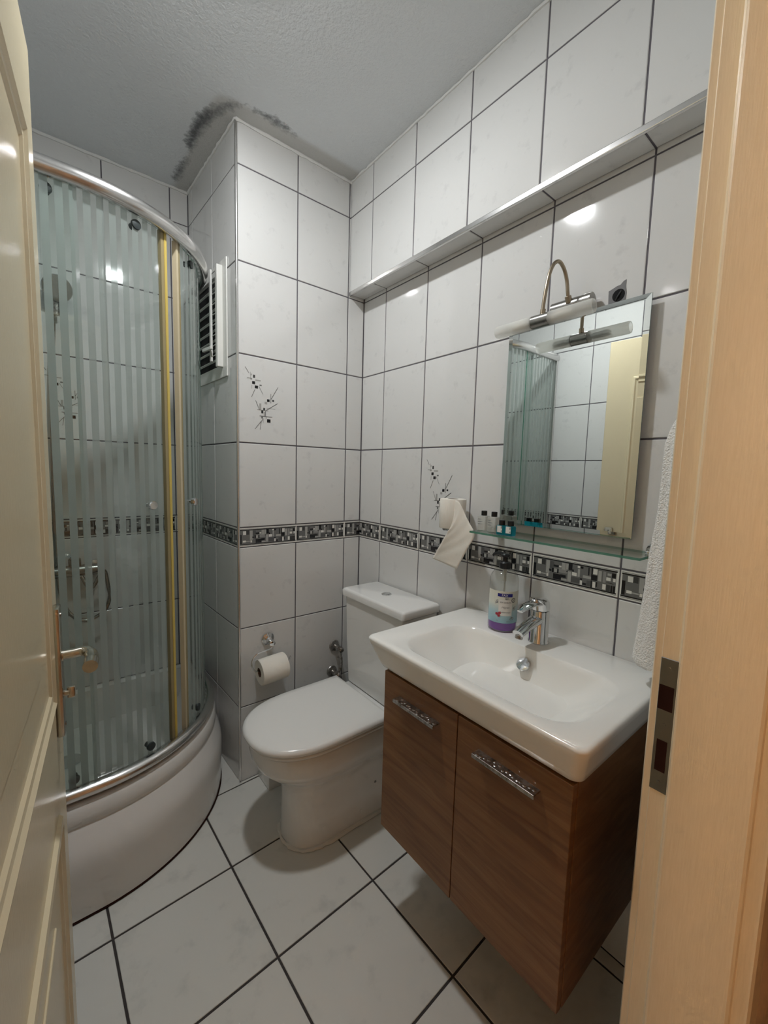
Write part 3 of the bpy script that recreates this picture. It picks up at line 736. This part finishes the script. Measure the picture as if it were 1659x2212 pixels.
build('half_button', fixn(lathe([(.013,0),(.013,.0015),(.011,.002),(0,.002)], (-.108,-.352,.8235), n=24)), 'chrome', fb_, smooth=True)
build('screw_cap', lathe([(.006,0),(.005,.003),(0,.0035)], (-.30,TY-.107,.05), (0,-1,0), 14), 'ceramic', toi, smooth=True)
tag(build('chip_mark', lathe([(.005,0),(.004,.0012),(0,.0014)], (-.235,TY-.107,.135), (0,-1,0), 7), 'torn_plaster', toi), 'small dark scuff on the pan side')
bd_ = [Vector((x+random.uniform(-1,1)*.0025, y+random.uniform(-1,1)*.0025, .003)) for x, y in dshape(-.012,-.565,.109)]
build('silicone_bead', fixn(tube(bd_, [.0065*random.uniform(.6,1.5) for _ in bd_], 6)), 'silicone', toi, smooth=True)
build('inlet_spout', fixn(join(cyl((-.50,TY+.155,.40), (-.50,TY+.185,.416), .007, n=12))), 'ceramic', toi, smooth=True)
tag(build('pipe_casing', fixn(box((-.512,-.118,0), (-.26,-.004,.13), .004)), 'ceramic', smooth=True), 'low white pipe casing on the floor behind the toilet', 'pipe box')

# paper holder by the toilet
ph = thing('paper_holder', 'chrome ring paper holder on the column wall above the toilet', 'paper holder', (-.467,-.02,.52))
build('rosette', lathe([(.027,0),(.027,.004),(.022,.007),(.021,.010),(.014,.014),(.0105,.022),(.010,.040),(.0125,.044),(.0125,.050),(.008,.053),(0,.053)], (-.467,-.001,.600), (0,-1,-.12), 28), 'chrome', ph, smooth=True)
build('wire_arm', fixn(tube(smoothpts([(-.466,-.046,.594),(-.470,-.050,.578),(-.50,-.056,.575),(-.535,-.060,.572),(-.556,-.062,.553),(-.560,-.064,.527),(-.550,-.065,.507),(-.530,-.066,.499),(-.47,-.066,.498),(-.41,-.066,.502),(-.398,-.066,.512),(-.392,-.066,.528)], 6), .0032, 10)), 'chrome', ph, smooth=True)
pr = thing('toilet_roll', 'full white toilet roll on the ring holder beside the toilet', 'toilet roll', (-.475,-.066,.44))
rc = Vector((-.475,-.067,.496))
build('paper', fixn(lathe([(.019,-.056),(.050,-.056),(.0525,-.053),(.0525,.053),(.050,.056),(.019,.056)], rc, (1,0,.04), 40, False, False)), 'paper', pr, smooth=True, auto=40)
build('core', fixn(lathe([(.0185,-.0555),(.0185,.0555)], rc, (1,0,.04), 28, False, False)), 'card_core', pr, smooth=True)

# stop valves and flexible pipe in the corner
def valve(label, x, z_, flip):
    t = thing('stop_valve', label, 'valve', (x,-.03,z_), 'water stop valves beside the cistern')
    build('rosette', lathe([(.027,0),(.025,.006),(.012,.011)], (x,-.001,z_), (0,-1,0), 22), 'worn_chrome', t, smooth=True)
    build('body', fixn(join(cyl((x,-.008,z_), (x,-.055,z_), .010, n=16), lathe([(.0125,0),(.0135,.008),(.0125,.02)], (x,-.03,z_), (0,-1,0), 16), cyl((x,-.042,z_), (x+.018*flip,-.047,z_-.03), .008, n=14))), 'worn_chrome', t, smooth=True)
    build('handle', lathe([(.007,0),(.013,.004),(.013,.016),(.009,.02),(0,.02)], (x,-.052,z_), (0,-1,0), 10), 'worn_chrome', t, smooth=True)
valve('upper tarnished stop valve beside the cistern', -.134, .486, .3)
valve('lower tarnished stop valve just above the toilet lid', -.146, .362, 1)
tag(build('supply_pipe', fixn(tube(smoothpts([(-.128,-.047,.455),(-.124,-.05,.43),(-.125,-.05,.40),(-.138,-.05,.372)], 6), .007, 12)), 'worn_chrome', smooth=True), 'short metal supply pipe joining the two stop valves', 'pipe')
tag(build('supply_hose', fixn(tube(smoothpts([(-.128,-.047,.33),(-.115,-.06,.31),(-.095,-.10,.31),(-.088,-.135,.34),(-.086,-.150,.375)], 6), .006, 10)), 'worn_chrome', smooth=True), 'metal supply hose running from lower valve under the cistern', 'hose')

# ================================================================== VANITY
van = thing('vanity_cabinet', 'wall-hung walnut vanity cabinet with two doors under the basin', 'cabinet', (-.22,-1.03,.285))
CY0, CY1, CXF, CZ0, CZ1 = -.757, -1.303, -.424, .287, .762
build('body', fixn(join(box((CXF,CY1,CZ0), (-.003,CY1+.017,CZ1), .0008, 1), box((CXF,CY0-.017,CZ0), (-.003,CY0,CZ1), .0008, 1), box((CXF,CY1+.017,CZ0), (-.003,CY0-.017,CZ0+.017)), box((-.02,CY1+.017,CZ0+.017), (-.004,CY0-.017,CZ1)), box((CXF+.002,CY1+.017,CZ1-.06), (CXF+.02,CY0-.017,CZ1)))), 'walnut', van)
GYc = -1.028
for k, (ya, yb, ha, hb) in enumerate(((GYc+.0012, CY0-.001, -.972, -.822), (CY1+.001, GYc-.0012, -1.240, -1.090))):
    dr = build('door', fixn(box((CXF-.018,ya,CZ0), (CXF-.001,yb,CZ1-.002), .0008, 1)), 'walnut', van)
    hd = build('handle', fixn(join(box((CXF-.042,ha,.7085), (CXF-.0175,hb,.7125), .0012, 2), box((CXF-.0425,ha,.7035), (CXF-.0395,hb,.7125), .001, 2))), 'worn_chrome', dr)
    tag(hd, 'crazed metal ledge handle')
    # crackled plating on the ledge
    for i in range(16):
        yy = ha+.006+(hb-ha-.012)*(i+random.random()*.6)/16
        xx = CXF-.03+random.uniform(-.008,.006)
        build('flake', lathe([(random.uniform(.003,.0055),0),(.002,.0009),(0,.001)], (xx,yy,.7124), n=random.choice((5,6,7))), 'brushed_alu', hd)
bas = thing('washbasin', 'wide white ceramic washbasin with oblong bowl on the walnut cabinet', 'washbasin', (-.23,-1.01,.762))
BX0, BX1, BY0, BY1 = -.462, -.001, -1.327, -.690
def bl(x0, x1, y0, y1, r, z_): return [Vector((x, y, z_)) for x, y in rrect((x0+x1)/2, (y0+y1)/2, (x1-x0)/2, (y1-y0)/2, r, 10, 10)]
TZ = .846
outer = [bl(-.425,-.003,-1.301,-.760,.02,.7625), bl(-.436,-.003,-1.307,-.752,.02,.7635), bl(-.444,-.002,-1.312,-.735,.022,.770), bl(-.449,-.002,-1.315,-.722,.022,.785), bl(-.458,-.001,-1.323,-.697,.022,.822), bl(BX0,BX1,BY0,BY1,.02,TZ-.008), bl(BX0+.001,BX1,BY0+.001,BY1-.001,.02,TZ-.004), bl(BX0+.004,BX1-.002,BY0+.004,BY1-.004,.02,TZ-.001), bl(BX0+.009,BX1-.004,BY0+.009,BY1-.009,.02,TZ)]
edge = bl(-.428,-.140,-1.283,-.775,.085,TZ)
inner = bl(-.422,-.147,-1.276,-.783,.08,TZ-.003)
DRX, DRY, DRZ = -.232, -1.016, .728
npt = len(edge)
circ = []
for p in inner:
    a_ = math.atan2((p.y-DRY)/1.9, p.x-DRX); circ.append(Vector((DRX+.033*math.cos(a_), DRY+.033*math.sin(a_), DRZ)))
bowl = []
for k in range(1, 19):
    s_ = k/18
    lp = []
    for p, c in zip(inner, circ):
        q = p.lerp(c, s_); dist = math.hypot(p.x-c.x, p.y-c.y)
        e_ = 2.5 if dist < .13 else 2.5-.6*min(1, (dist-.13)/.1)
        f_ = 1-(1-s_)**e_
        lp.append(Vector((q.x, q.y, TZ-.003-(TZ-.003-DRZ)*f_)))
    bowl.append(lp)
build('bowl', fixn(loft(outer+[edge, inner]+bowl, True, True, True)), 'basin_ceramic', bas, smooth=True, auto=55)
dn = build('drain', fixn(lathe([(.033,-.001),(.0335,.002),(.030,.0035),(.025,.002),(.022,-.003),(0,-.003)], (DRX,DRY,DRZ+.001), n=32)), 'chrome', bas, smooth=True)
for k in range(6):
    a_ = k*PI/3
    build('strainer_hole', lathe([(.0055,0),(.0055,.001),(0,.001)], (DRX+.0125*math.cos(a_), DRY+.0125*math.sin(a_), DRZ-.0018), n=12), 'void', dn)
build('strainer_screw', lathe([(.005,0),(.004,.0015),(0,.002)], (DRX,DRY,DRZ-.0018), n=12), 'chrome', dn, smooth=True)
build('overflow_cap', lathe([(.017,-.004),(.0185,.002),(.018,.007),(.012,.0085),(0,.009)], (-.164,-1.020,.800), (-.72,0,.69), 28), 'chrome', bas, smooth=True)
# faucet
fc = thing('basin_faucet', 'chrome single-lever basin mixer tap behind the bowl', 'faucet', (-.085,-1.013,TZ))
FX, FY = -.085, -1.013
build('body', fixn(lathe([(.0285,0),(.0285,.004),(.0262,.007),(.0258,.092),(.0248,.094)], (FX,FY,TZ), n=36)), 'chrome', fc, smooth=True, auto=40)
spt = [Vector((FX-.008,FY,TZ+.070)), Vector((FX-.045,FY,TZ+.063)), Vector((FX-.075,FY,TZ+.056)), Vector((FX-.106,FY,TZ+.046))]
build('spout', fixn(tube(spt, [.019,.017,.0155,.0145], 20, True, .72, 1.12, up=(0,0,1))), 'chrome', fc, smooth=True, auto=50)
build('aerator', fixn(cyl((FX-.098,FY,TZ+.042), (FX-.101,FY,TZ+.031), .0105, n=20, bev=.0015)), 'worn_chrome', fc, smooth=True)
def lever_ring(cx, rx, ry, z_, slope, n=36):
    out = []
    for k in range(n):
        a_ = 2*PI*k/n; x = cx+rx*math.cos(a_); y = FY+ry*math.sin(a_); out.append(Vector((x, y, z_+slope*(x-FX))))
    return out
lev = [lever_ring(FX,.0255,.0255,TZ+.096,0), lever_ring(FX,.0262,.0262,TZ+.100,0), lever_ring(FX-.002,.028,.026,TZ+.112,-.06), lever_ring(FX-.006,.031,.0255,TZ+.121,-.10), lever_ring(FX-.010,.030,.022,TZ+.126,-.12), lever_ring(FX-.014,.018,.012,TZ+.128,-.12)]
paddle = [Vector((FX-.018,FY,TZ+.117)), Vector((FX-.05,FY,TZ+.120)), Vector((FX-.078,FY,TZ+.116)), Vector((FX-.102,FY,TZ+.108))]
build('lever', fixn(join(loft(lev, True, True, True), tube(paddle, [.021,.0185,.0155,.009], 18, True, .38, 1.0, up=(0,0,1)))), 'chrome', fc, smooth=True, auto=50)

# liquid soap bottle
SX, SY = -.085, -.889
soap = thing('soap_dispenser', 'clear pump soap bottle with purple liquid and printed label', 'soap bottle', (SX,SY,TZ))
br = .043
build('bottle', fixn(lathe([(.036,.0005),(.0425,.004),(br,.012),(br,.150),(.0425,.160),(.038,.172),(.030,.182),(.020,.188),(.0155,.190),(.0155,.194)], (SX,SY,TZ), n=40)), 'plastic_clear', soap, smooth=True, auto=60)
build('liquid', fixn(lathe([(.034,.003),(.0405,.006),(.0415,.013),(.0415,.034),(0,.034)], (SX,SY,TZ), n=40)), 'purple_soap', soap, smooth=True, auto=60)
fa = math.atan2(-1.619-SY, -1.158-SX)   # the label turns to the door
def on_cyl(x, z_, rr=br+.0006): a_ = fa+.18+x/br; return (SX+rr*math.cos(a_), SY+rr*math.sin(a_), TZ+z_)
V = []; uvl = []; Fc = []
for k in range(33):
    x = (-.062+.124*k/32)
    for zz in (.030, .128):
        V.append(on_cyl(x, zz)); uvl.append((k/32, (zz-.030)/.098))
for k in range(32): Fc.append([2*k, 2*k+2, 2*k+3, 2*k+1])
lab = build('label', (V, Fc), 'soap_label', soap, uvs=uvl, smooth=True)
def patch(x0, x1, z0_, z1_, mat, nm, off, n=6):
    V = []; Fc = []
    for k in range(n+1):
        for zz in (z0_, z1_): V.append(on_cyl(x0+(x1-x0)*k/n, zz, br+off))
    for k in range(n): Fc.append([2*k, 2*k+2, 2*k+3, 2*k+1])
    return build(nm, (V, Fc), mat, lab, smooth=True)
patch(-.024, .020, .111, .121, 'ink_blue', 'print_band', .0009)
patch(-.020, .020, .053, .102, 'label_white', 'print_panel', .0009)
def text_on(txt, size, x, z_, mat, nm='lettering', off=.0012, shear=0.):
    cu_ = bpy.data.curves.new('t', 'FONT'); cu_.body = txt; cu_.size = size; cu_.align_x = 'CENTER'; cu_.align_y = 'CENTER'; cu_.resolution_u = 2; cu_.shear = shear
    to = bpy.data.objects.new('t', cu_); C.objects.link(to)
    dg = bpy.context.evaluated_depsgraph_get(); me = bpy.data.meshes.new_from_object(to.evaluated_get(dg))
    V = [on_cyl(x+v_.co.x, z_+v_.co.y, br+off) for v_ in me.vertices]; Fc = [list(p.vertices) for p in me.polygons]
    bpy.data.objects.remove(to); bpy.data.curves.remove(cu_); bpy.data.meshes.remove(me)
    return build(nm, (V, Fc), mat, lab)
text_on('FAX', .0098, -.003, .1155, 'ink_white')
text_on('SIVI SABUN', .0066, 0, .094, 'ink')
text_on('Hijyen', .0088, 0, .079, 'ink_grey', shear=.25)
text_on('Antibakteriyel', .0054, 0, .064, 'ink')
text_on('1L', .006, -.022, .037, 'ink_grey'); text_on('400 ml', .0042, .010, .036, 'ink_grey')
def stroke(p, q, wd, mat, off=.0011):
    d = Vector((q[0]-p[0], q[1]-p[1])); nn = Vector((-d.y, d.x)).normalized()*wd/2
    return [on_cyl(p[0]-nn.x, p[1]-nn.y, br+off), on_cyl(q[0]-nn.x, q[1]-nn.y, br+off), on_cyl(q[0]+nn.x, q[1]+nn.y, br+off), on_cyl(p[0]+nn.x, p[1]+nn.y, br+off)], [[0,1,2,3]]
spr = []
for cx_, cz_, a0 in ((-.022,.092,150), (.0,.103,60), (.024,.078,-30), (.020,.050,-80)):
    for da in (-50,-20,15,50):
        a_ = math.radians(a0+da); spr.append(stroke((cx_+.001*math.cos(a_), cz_), (cx_+.010*math.cos(a_), cz_+.010*math.sin(a_)), .0017, 'ink'))
for k in range(4): tag(build('print_sprig', join(*spr[4*k:4*k+4]), 'ink_grey', lab), kind='stuff')
rg = []
for k in range(16):
    a_, b_ = 2*PI*k/16, 2*PI*(k+1)/16; rg.append(stroke((.024+.0062*math.cos(a_), .101+.0062*math.sin(a_)), (.024+.0062*math.cos(b_), .101+.0062*math.sin(b_)), .0017, 'ink'))
rg.append(stroke((.0215,.0985), (.0265,.1035), .0012, 'ink'))
build('print_emblem', join(*rg), 'ink', lab)
rd = []
for cx_, cz_ in ((-.024,.058), (-.018,.053), (-.016,.061)):
    for k in range(5):
        a_ = 2*PI*k/5; rd.append(stroke((cx_, cz_), (cx_+.0045*math.cos(a_), cz_+.0045*math.sin(a_)), .003, 'ink_red', .0014))
for k in range(3): build('print_flower', join(*rd[5*k:5*k+5]), 'ink_red', lab)
pump = build('pump', fixn(join(lathe([(.017,.190),(.0175,.192),(.0175,.207),(.0145,.210),(.009,.2105),(.0075,.213),(.0075,.226)], (SX,SY,TZ), n=24), lathe([(.006,.222),(.013,.226),(.014,.232),(.011,.236),(0,.237)], (SX,SY,TZ), n=24), tube(smoothpts([(SX,SY,TZ+.231),(SX,SY+.022,TZ+.232),(SX,SY+.038,TZ+.228),(SX,SY+.045,TZ+.222)], 4), [.0062]*5+[.0055]*5+[.004]*3, 10))), 'black_plastic', soap, smooth=True)
build('dip_tube', cyl((SX,SY,TZ+.008), (SX+.004,SY,TZ+.192), .003, n=10), 'plastic_hazy', pump, smooth=True)
build('pump_chamber', cyl((SX,SY,TZ+.150), (SX,SY,TZ+.190), .0065, n=14), 'plastic_hazy', pump, smooth=True)

# ================================================================== MIRROR, LAMP, SHELF
mir_ = thing('wall_mirror', 'frameless rectangular wall mirror hanging above the narrow glass shelf', 'mirror', (-.02,-1.013,1.166))
my0, my1, mz0, mz1, mxf = -1.211, -.816, 1.166, 1.763, -.025
def ml(o_, x): return [Vector((x, my0+o_, mz0+o_)), Vector((x, my1-o_, mz0+o_)), Vector((x, my1-o_, mz1-o_)), Vector((x, my0+o_, mz1-o_))]
build('silvered_glass', fixn(loft([ml(.0, mxf+.0012), ml(.014, mxf)], True, False, True)), 'mirror_silver', mir_)
build('glass_edge', fixn(loft([ml(.0, mxf+.0012), ml(.0, mxf+.0045)], True, False, True)), 'mirror_edge', mir_)
for yy in (my0+.05, my1-.08):
    for zz in (mz0+.08, mz1-.12): build('spacer', box((mxf+.005, yy, zz), (-.0005, yy+.03, zz+.03)), 'mirror_edge', mir_)
lamp = thing('mirror_lamp', 'mirror light with two frosted glass tubes on a bronze gooseneck', 'lamp', (-.06,-1.0,1.76))
build('mount', fixn(join(tube([Vector((-.027,-1.070,1.786)), Vector((-.027,-1.0705,1.786)), Vector((-.027,-.9605,1.786)), Vector((-.027,-.960,1.786))], [.0185,.0195,.0195,.0185], 28))), 'steel_dark', lamp, smooth=True, auto=40)
gn = smoothpts([(-.043,-1.014,1.792),(-.050,-1.013,1.812),(-.054,-1.010,1.845),(-.064,-1.006,1.872),(-.084,-1.003,1.886),(-.104,-1.0,1.877),(-.117,-.996,1.850),(-.125,-.994,1.815),(-.130,-.992,1.775),(-.132,-.991,1.744)], 6)
gnk = build('gooseneck', fixn(tube(gn, .0048, 14)), 'bronze', lamp, smooth=True)
build('collar', cyl((-.041,-1.014,1.790), (-.049,-1.013,1.806), .0085, n=16, bev=.001), 'bronze', gnk, smooth=True)
build('collar', cyl((-.1305,-.9915,1.757), (-.132,-.991,1.740), .0068, n=16, bev=.001), 'bronze', gnk, smooth=True)
LZ, LX = 1.728, -.133
build('socket', fixn(cyl((LX,-1.016,LZ), (LX,-.962,LZ), .0165, n=28, bev=.001)), 'steel_dark', lamp, smooth=True, auto=40)
for ya, yb in ((-1.013,-1.128), (-.965,-.852)):
    dl_ = -1 if yb < ya else 1
    gt_ = build('glass_tube', fixn(lathe([(.0165,0),(.0168,.003),(.0168,.108),(.0155,.113),(.0125,.1135)], (LX,ya,LZ), (0,dl_,0), 28, False, False)), 'frosted_glass', lamp, smooth=True, auto=50)
    build('bulb', fixn(lathe([(.008,0),(.008,.015),(.0095,.02),(.0095,.055),(.005,.062),(0,.063)], (LX,ya,LZ), (0,dl_,0), 18)), 'label_white', gt_, smooth=True)
ch = thing('cable_hole', 'dark round cable hole in a torn grey patch above the mirror', 'cable hole', (-.001,-1.121,1.78))
pp = [(-1.100,1.766),(-1.099,1.790),(-1.0985,1.805),(-1.108,1.808),(-1.118,1.812),(-1.127,1.813),(-1.134,1.820),(-1.1405,1.822),(-1.1405,1.805),(-1.143,1.79),(-1.142,1.764)]
build('torn_patch', fixn(loft([[Vector((x_, y, z)) for y, z in pp] for x_ in (.002, -.0012)], True, True, True)), 'torn_plaster', ch)
build('hole', lathe([(.0155,0),(.015,.0006),(0,.0006)], (-.0012,-1.124,1.788), (-1,0,0), 18), 'void', ch)
build('cable', fixn(tube([(-.0015,-1.118,1.776),(-.004,-1.124,1.786),(-.0015,-1.130,1.797)], .0022, 8)), 'black_plastic', ch, smooth=True)

# glass shelf
SHZ = 1.139; SHY0, SHY1, SHX = -1.268, -.775, -.122
shelf = thing('glass_shelf', 'narrow clear glass shelf with green edges below the mirror', 'shelf', (-.06,-1.02,1.12))
bm = box((SHX,SHY0,SHZ-.006), (-.004,SHY1,SHZ))
fm = []
for f in bm[1]:
    zs = [bm[0][i].z for i in f]; fm.append(0 if max(zs)-min(zs) < .001 else 1)
build('glass_plate', bm, ['shelf_glass', 'glass_edge'], shelf, fmat=fm)
for yy in (-.805, -1.262):
    bk_ = build('bracket', fixn(join(lathe([(.022,0),(.022,.005),(.016,.010),(.012,.018),(.012,.03)], (-.001,yy,SHZ+.002), (-1,0,0), 22), box((-.055,yy-.009,SHZ-.013), (-.02,yy+.009,SHZ-.0062), .002), box((-.052,yy-.009,SHZ+.0003), (-.02,yy+.009,SHZ+.008), .002), box((-.028,yy-.009,SHZ-.013), (-.0195,yy+.009,SHZ+.008), .001, 1))), 'chrome', shelf, smooth=True, auto=40)
    build('clamp_screw', fixn(cyl((-.045,yy,SHZ+.007), (-.045,yy,SHZ+.013), .005, n=14, bev=.001)), 'chrome', bk_, smooth=True)
# little toiletry bottles
def toiletry(label, x, y, kind, group, rz=0):
    t = thing('toiletry_bottle', label, 'bottle', (x,y,SHZ), group)
    if kind == 'clear':
        hw, hb, hc = .0155, .0475, .0155
        body = fixn(loft([[Vector((x+px, y+py, SHZ+z_)) for px, py in rrect(0,0,hw*k,hw*k,.004,4,3)] for k, z_ in ((.9,.0004),(1,.002),(1,hb-.003),(.9,hb),(.62,hb+.001))], True, True, True))
        build('body', body, 'plastic_hazy', t, smooth=True, auto=40)
        ln = []
        for k, (w0, w1) in enumerate(((-.011,-.002), (-.011,.004), (-.011,.001))):
            zz = SHZ+.036-.0075*k; ln.append(([Vector((x-hw-.0004, y-w0, zz)), Vector((x-hw-.0004, y-w1, zz)), Vector((x-hw-.0004, y-w1, zz+.0018)), Vector((x-hw-.0004, y-w0, zz+.0018))], [[0,1,2,3]]))
        build('lettering', join(*ln), 'ink_grey', t)
    else:
        hw, hb, hc = .0125, .0285, .0155
        body = fixn(loft([[Vector((x+px, y+py, SHZ+z_)) for px, py in rrect(0,0,hw*k,hw*k,.004,4,3)] for k, z_ in ((.9,.0004),(1,.002),(1,hb-.003),(.9,hb),(.62,hb+.001))], True, True, True))
        build('body', body, 'blue_liquid', t, smooth=True, auto=40)
        lb = build('label', fixn(box((x-hw-.0008, y-.0095, SHZ+.008), (x-hw-.0002, y+.0075, SHZ+.028))), 'label_white', t)
        build('label_mark', join(box((x-hw-.0012,y-.0085,SHZ+.020), (x-hw-.0007,y-.0055,SHZ+.027)), box((x-hw-.0012,y-.0085,SHZ+.010), (x-hw-.0007,y-.006,SHZ+.0145))), 'ink_grey', lb)
    cr_ = .0092
    build('cap', fixn(lathe([(cr_-.0005,hb+.0005),(cr_,hb+.001),(cr_,hb+hc),(cr_-.001,hb+hc+.001),(0,hb+hc+.001)], (x,y,SHZ), n=24)), 'black_plastic', t, smooth=True, auto=40)
toiletry('clear black-capped mini bottle nearest the paper roll', -.070, -.790, 'clear', 'mini bottles on the glass shelf')
toiletry('clear black-capped mini bottle next to the blue bottles', -.070, -.829, 'clear', 'mini bottles on the glass shelf')
toiletry('blue mini bottle beside the clear bottles', -.098, -.879, 'blue', 'mini bottles on the glass shelf')
toiletry('blue mini bottle at the end of the row nearest the door', -.096, -.908, 'blue', 'mini bottles on the glass shelf')

# upright paper roll with hanging sheet on the right wall
up_h = thing('roll_stand', 'chrome wall bracket carrying the upright paper roll', 'paper holder', (-.06,-.655,1.12))
PX, PY = -.070, -.655
build('arm', fixn(join(lathe([(.02,0),(.018,.006),(.008,.010)], (-.001,PY,1.128), (-1,0,0), 20), tube([(-.008,PY,1.128),(-.04,PY,1.126),(PX,PY,1.126)], .006, 12), cyl((PX,PY,1.122), (PX,PY,1.225), .005, n=12))), 'chrome', up_h, smooth=True)
build('dish', lathe([(.030,0),(.034,.003),(.034,.007),(.030,.009),(0,.009)], (PX,PY,1.121), n=28), 'chrome', up_h, smooth=True)
ur = thing('paper_roll', 'upright white paper roll with a loose sheet hanging over the border tiles', 'paper roll', (PX,PY,1.13))
build('roll', fixn(lathe([(.019,.0),(.044,.0),(.0455,.002),(.0455,.099),(.044,.101),(.019,.101)], (PX,PY,1.131), n=40, cap0=False, cap1=False)), 'paper', ur, smooth=True, auto=40)
build('core', fixn(lathe([(.0185,.0005),(.0185,.1005)], (PX,PY,1.131), n=24, cap0=False, cap1=False)), 'card_core', ur, smooth=True)
Lb = smoothpts([(-.100,-.684,1.134),(-.106,-.681,1.134),(-.110,-.676,1.128),(-.111,-.666,1.112),(-.110,-.645,1.080),(-.105,-.620,1.047),(-.098,-.594,1.014)], 5)
Rb = smoothpts([(-.098,-.688,1.231),(-.094,-.706,1.222),(-.092,-.726,1.192),(-.092,-.748,1.160),(-.094,-.774,1.124),(-.096,-.744,1.064),(-.092,-.704,.996)], 5)
V = []; Fc = []; nn_ = len(Lb); MM = 14
for i in range(nn_):
    for k in range(MM+1):
        t = k/MM; p = Lb[i].lerp(Rb[i], t)
        wv = math.sin(t*PI)*.003*math.sin(i*.22)+.0007*math.sin(i*1.1+t*7)
        V.append(p+Vector((-wv, 0, 0)))
for i in range(nn_-1):
    for k in range(MM): Fc.append([i*(MM+1)+k, i*(MM+1)+k+1, (i+1)*(MM+1)+k+1, (i+1)*(MM+1)+k])
sh_ = build('loose_sheet', (V, Fc), 'paper', ur, smooth=True, auto=80)
md = sh_.modifiers.new('thick', 'SOLIDIFY'); md.thickness = .0008

# towel
tw = thing('towel', 'white terry towel hanging beside the mirror behind the door frame', 'towel', (-.06,-1.32,.88))
ykeys = [(.895,-1.275),(.907,-1.264),(.944,-1.268),(1.069,-1.278),(1.146,-1.281),(1.253,-1.291),(1.396,-1.293),(1.43,-1.302),(1.455,-1.314),(1.475,-1.327),(1.50,-1.340)]
def interp(z_):
    for (a_, b_), (c_, d_) in zip(ykeys, ykeys[1:]):
        if z_ <= c_: return b_+(d_-b_)*(z_-a_)/(c_-a_)
    return ykeys[-1][1]
loops = []
NZ = 90
for i in range(NZ+1):
    z_ = .895+(1.50-.895)*i/NZ
    yl = interp(z_); yr = -1.388+max(0, (z_-1.42))*.3; f_ = 1-max(0, (z_-1.40)/.10)**2*.55
    lp = []
    for k in range(64):
        a_ = 2*PI*k/64
        cx = -.098; hx = .046*f_; cy = (yl+yr)/2; hy = (yl-yr)/2
        rr = 1+.06*math.sin(5*a_+z_*3)+.04*math.sin(9*a_+1.3)+.015*random.uniform(-1,1)
        c_, s_ = math.cos(a_), math.sin(a_)
        lp.append(Vector((cx+hx*math.copysign(abs(c_)**.75, c_)*rr, cy+hy*math.copysign(abs(s_)**.8, s_)*min(rr, 1.0+.01*random.uniform(-1,1)), z_)))
    loops.append(lp)
build('cloth', fixn(loft(loops, True, True, True)), 'towel', tw, smooth=True, auto=80)
hk = thing('towel_hook', 'chrome wall hook holding the white towel by the door frame', 'hook', (-.03,-1.355,1.49))
build('rosette', lathe([(.02,0),(.018,.006),(.009,.01)], (-.001,-1.355,1.52), (-1,0,0), 20), 'chrome', hk, smooth=True)
build('prong', fixn(tube(smoothpts([(-.005,-1.355,1.52),(-.03,-1.355,1.515),(-.095,-1.355,1.505),(-.120,-1.355,1.507),(-.128,-1.355,1.523)], 5), .005, 12)), 'chrome', hk, smooth=True)

# ================================================================== LIGHTS OF THE PLACE
cl = thing('ceiling_lamp', 'round white surface downlight on the ceiling above the middle of the room', 'lamp', (-.785,-.575,2.54))
build('rim', fixn(lathe([(.066,0),(.068,.004),(.066,.022),(.060,.028),(.051,.028),(.050,.020)], (-.785,-.575,CEIL-.0005), (0,0,-1), 32, True, False)), 'vent_white', cl, smooth=True, auto=50)
build('diffuser', fixn(lathe([(.050,.0),(.049,.005),(.043,.009),(.032,.012),(.016,.014),(0,.0145)], (-.785,-.575,CEIL-.024), (0,0,-1), 24, False, True)), 'bulb_glow', cl)
hl = thing('hall_lamp', 'warm glass globe wall lamp in the hall beside the door', 'lamp', (-2.05,-1.70,1.52))
build('bracket', fixn(join(lathe([(.045,0),(.045,.01),(.02,.018)], (-2.05,-1.549,1.56), (0,-1,0), 24), tube(smoothpts([(-2.05,-1.56,1.56),(-2.05,-1.62,1.545),(-2.05,-1.68,1.55),(-2.05,-1.70,1.575)], 4), .008, 12))), 'vent_white', hl, smooth=True)
build('globe', fixn(lathe([(.03,.0),(.06,.02),(.075,.055),(.075,.075),(.06,.11),(.03,.13),(0,.134)], (-2.05,-1.70,1.57), (0,0,1), 16, True, True)), 'hall_glow', hl, smooth=True)
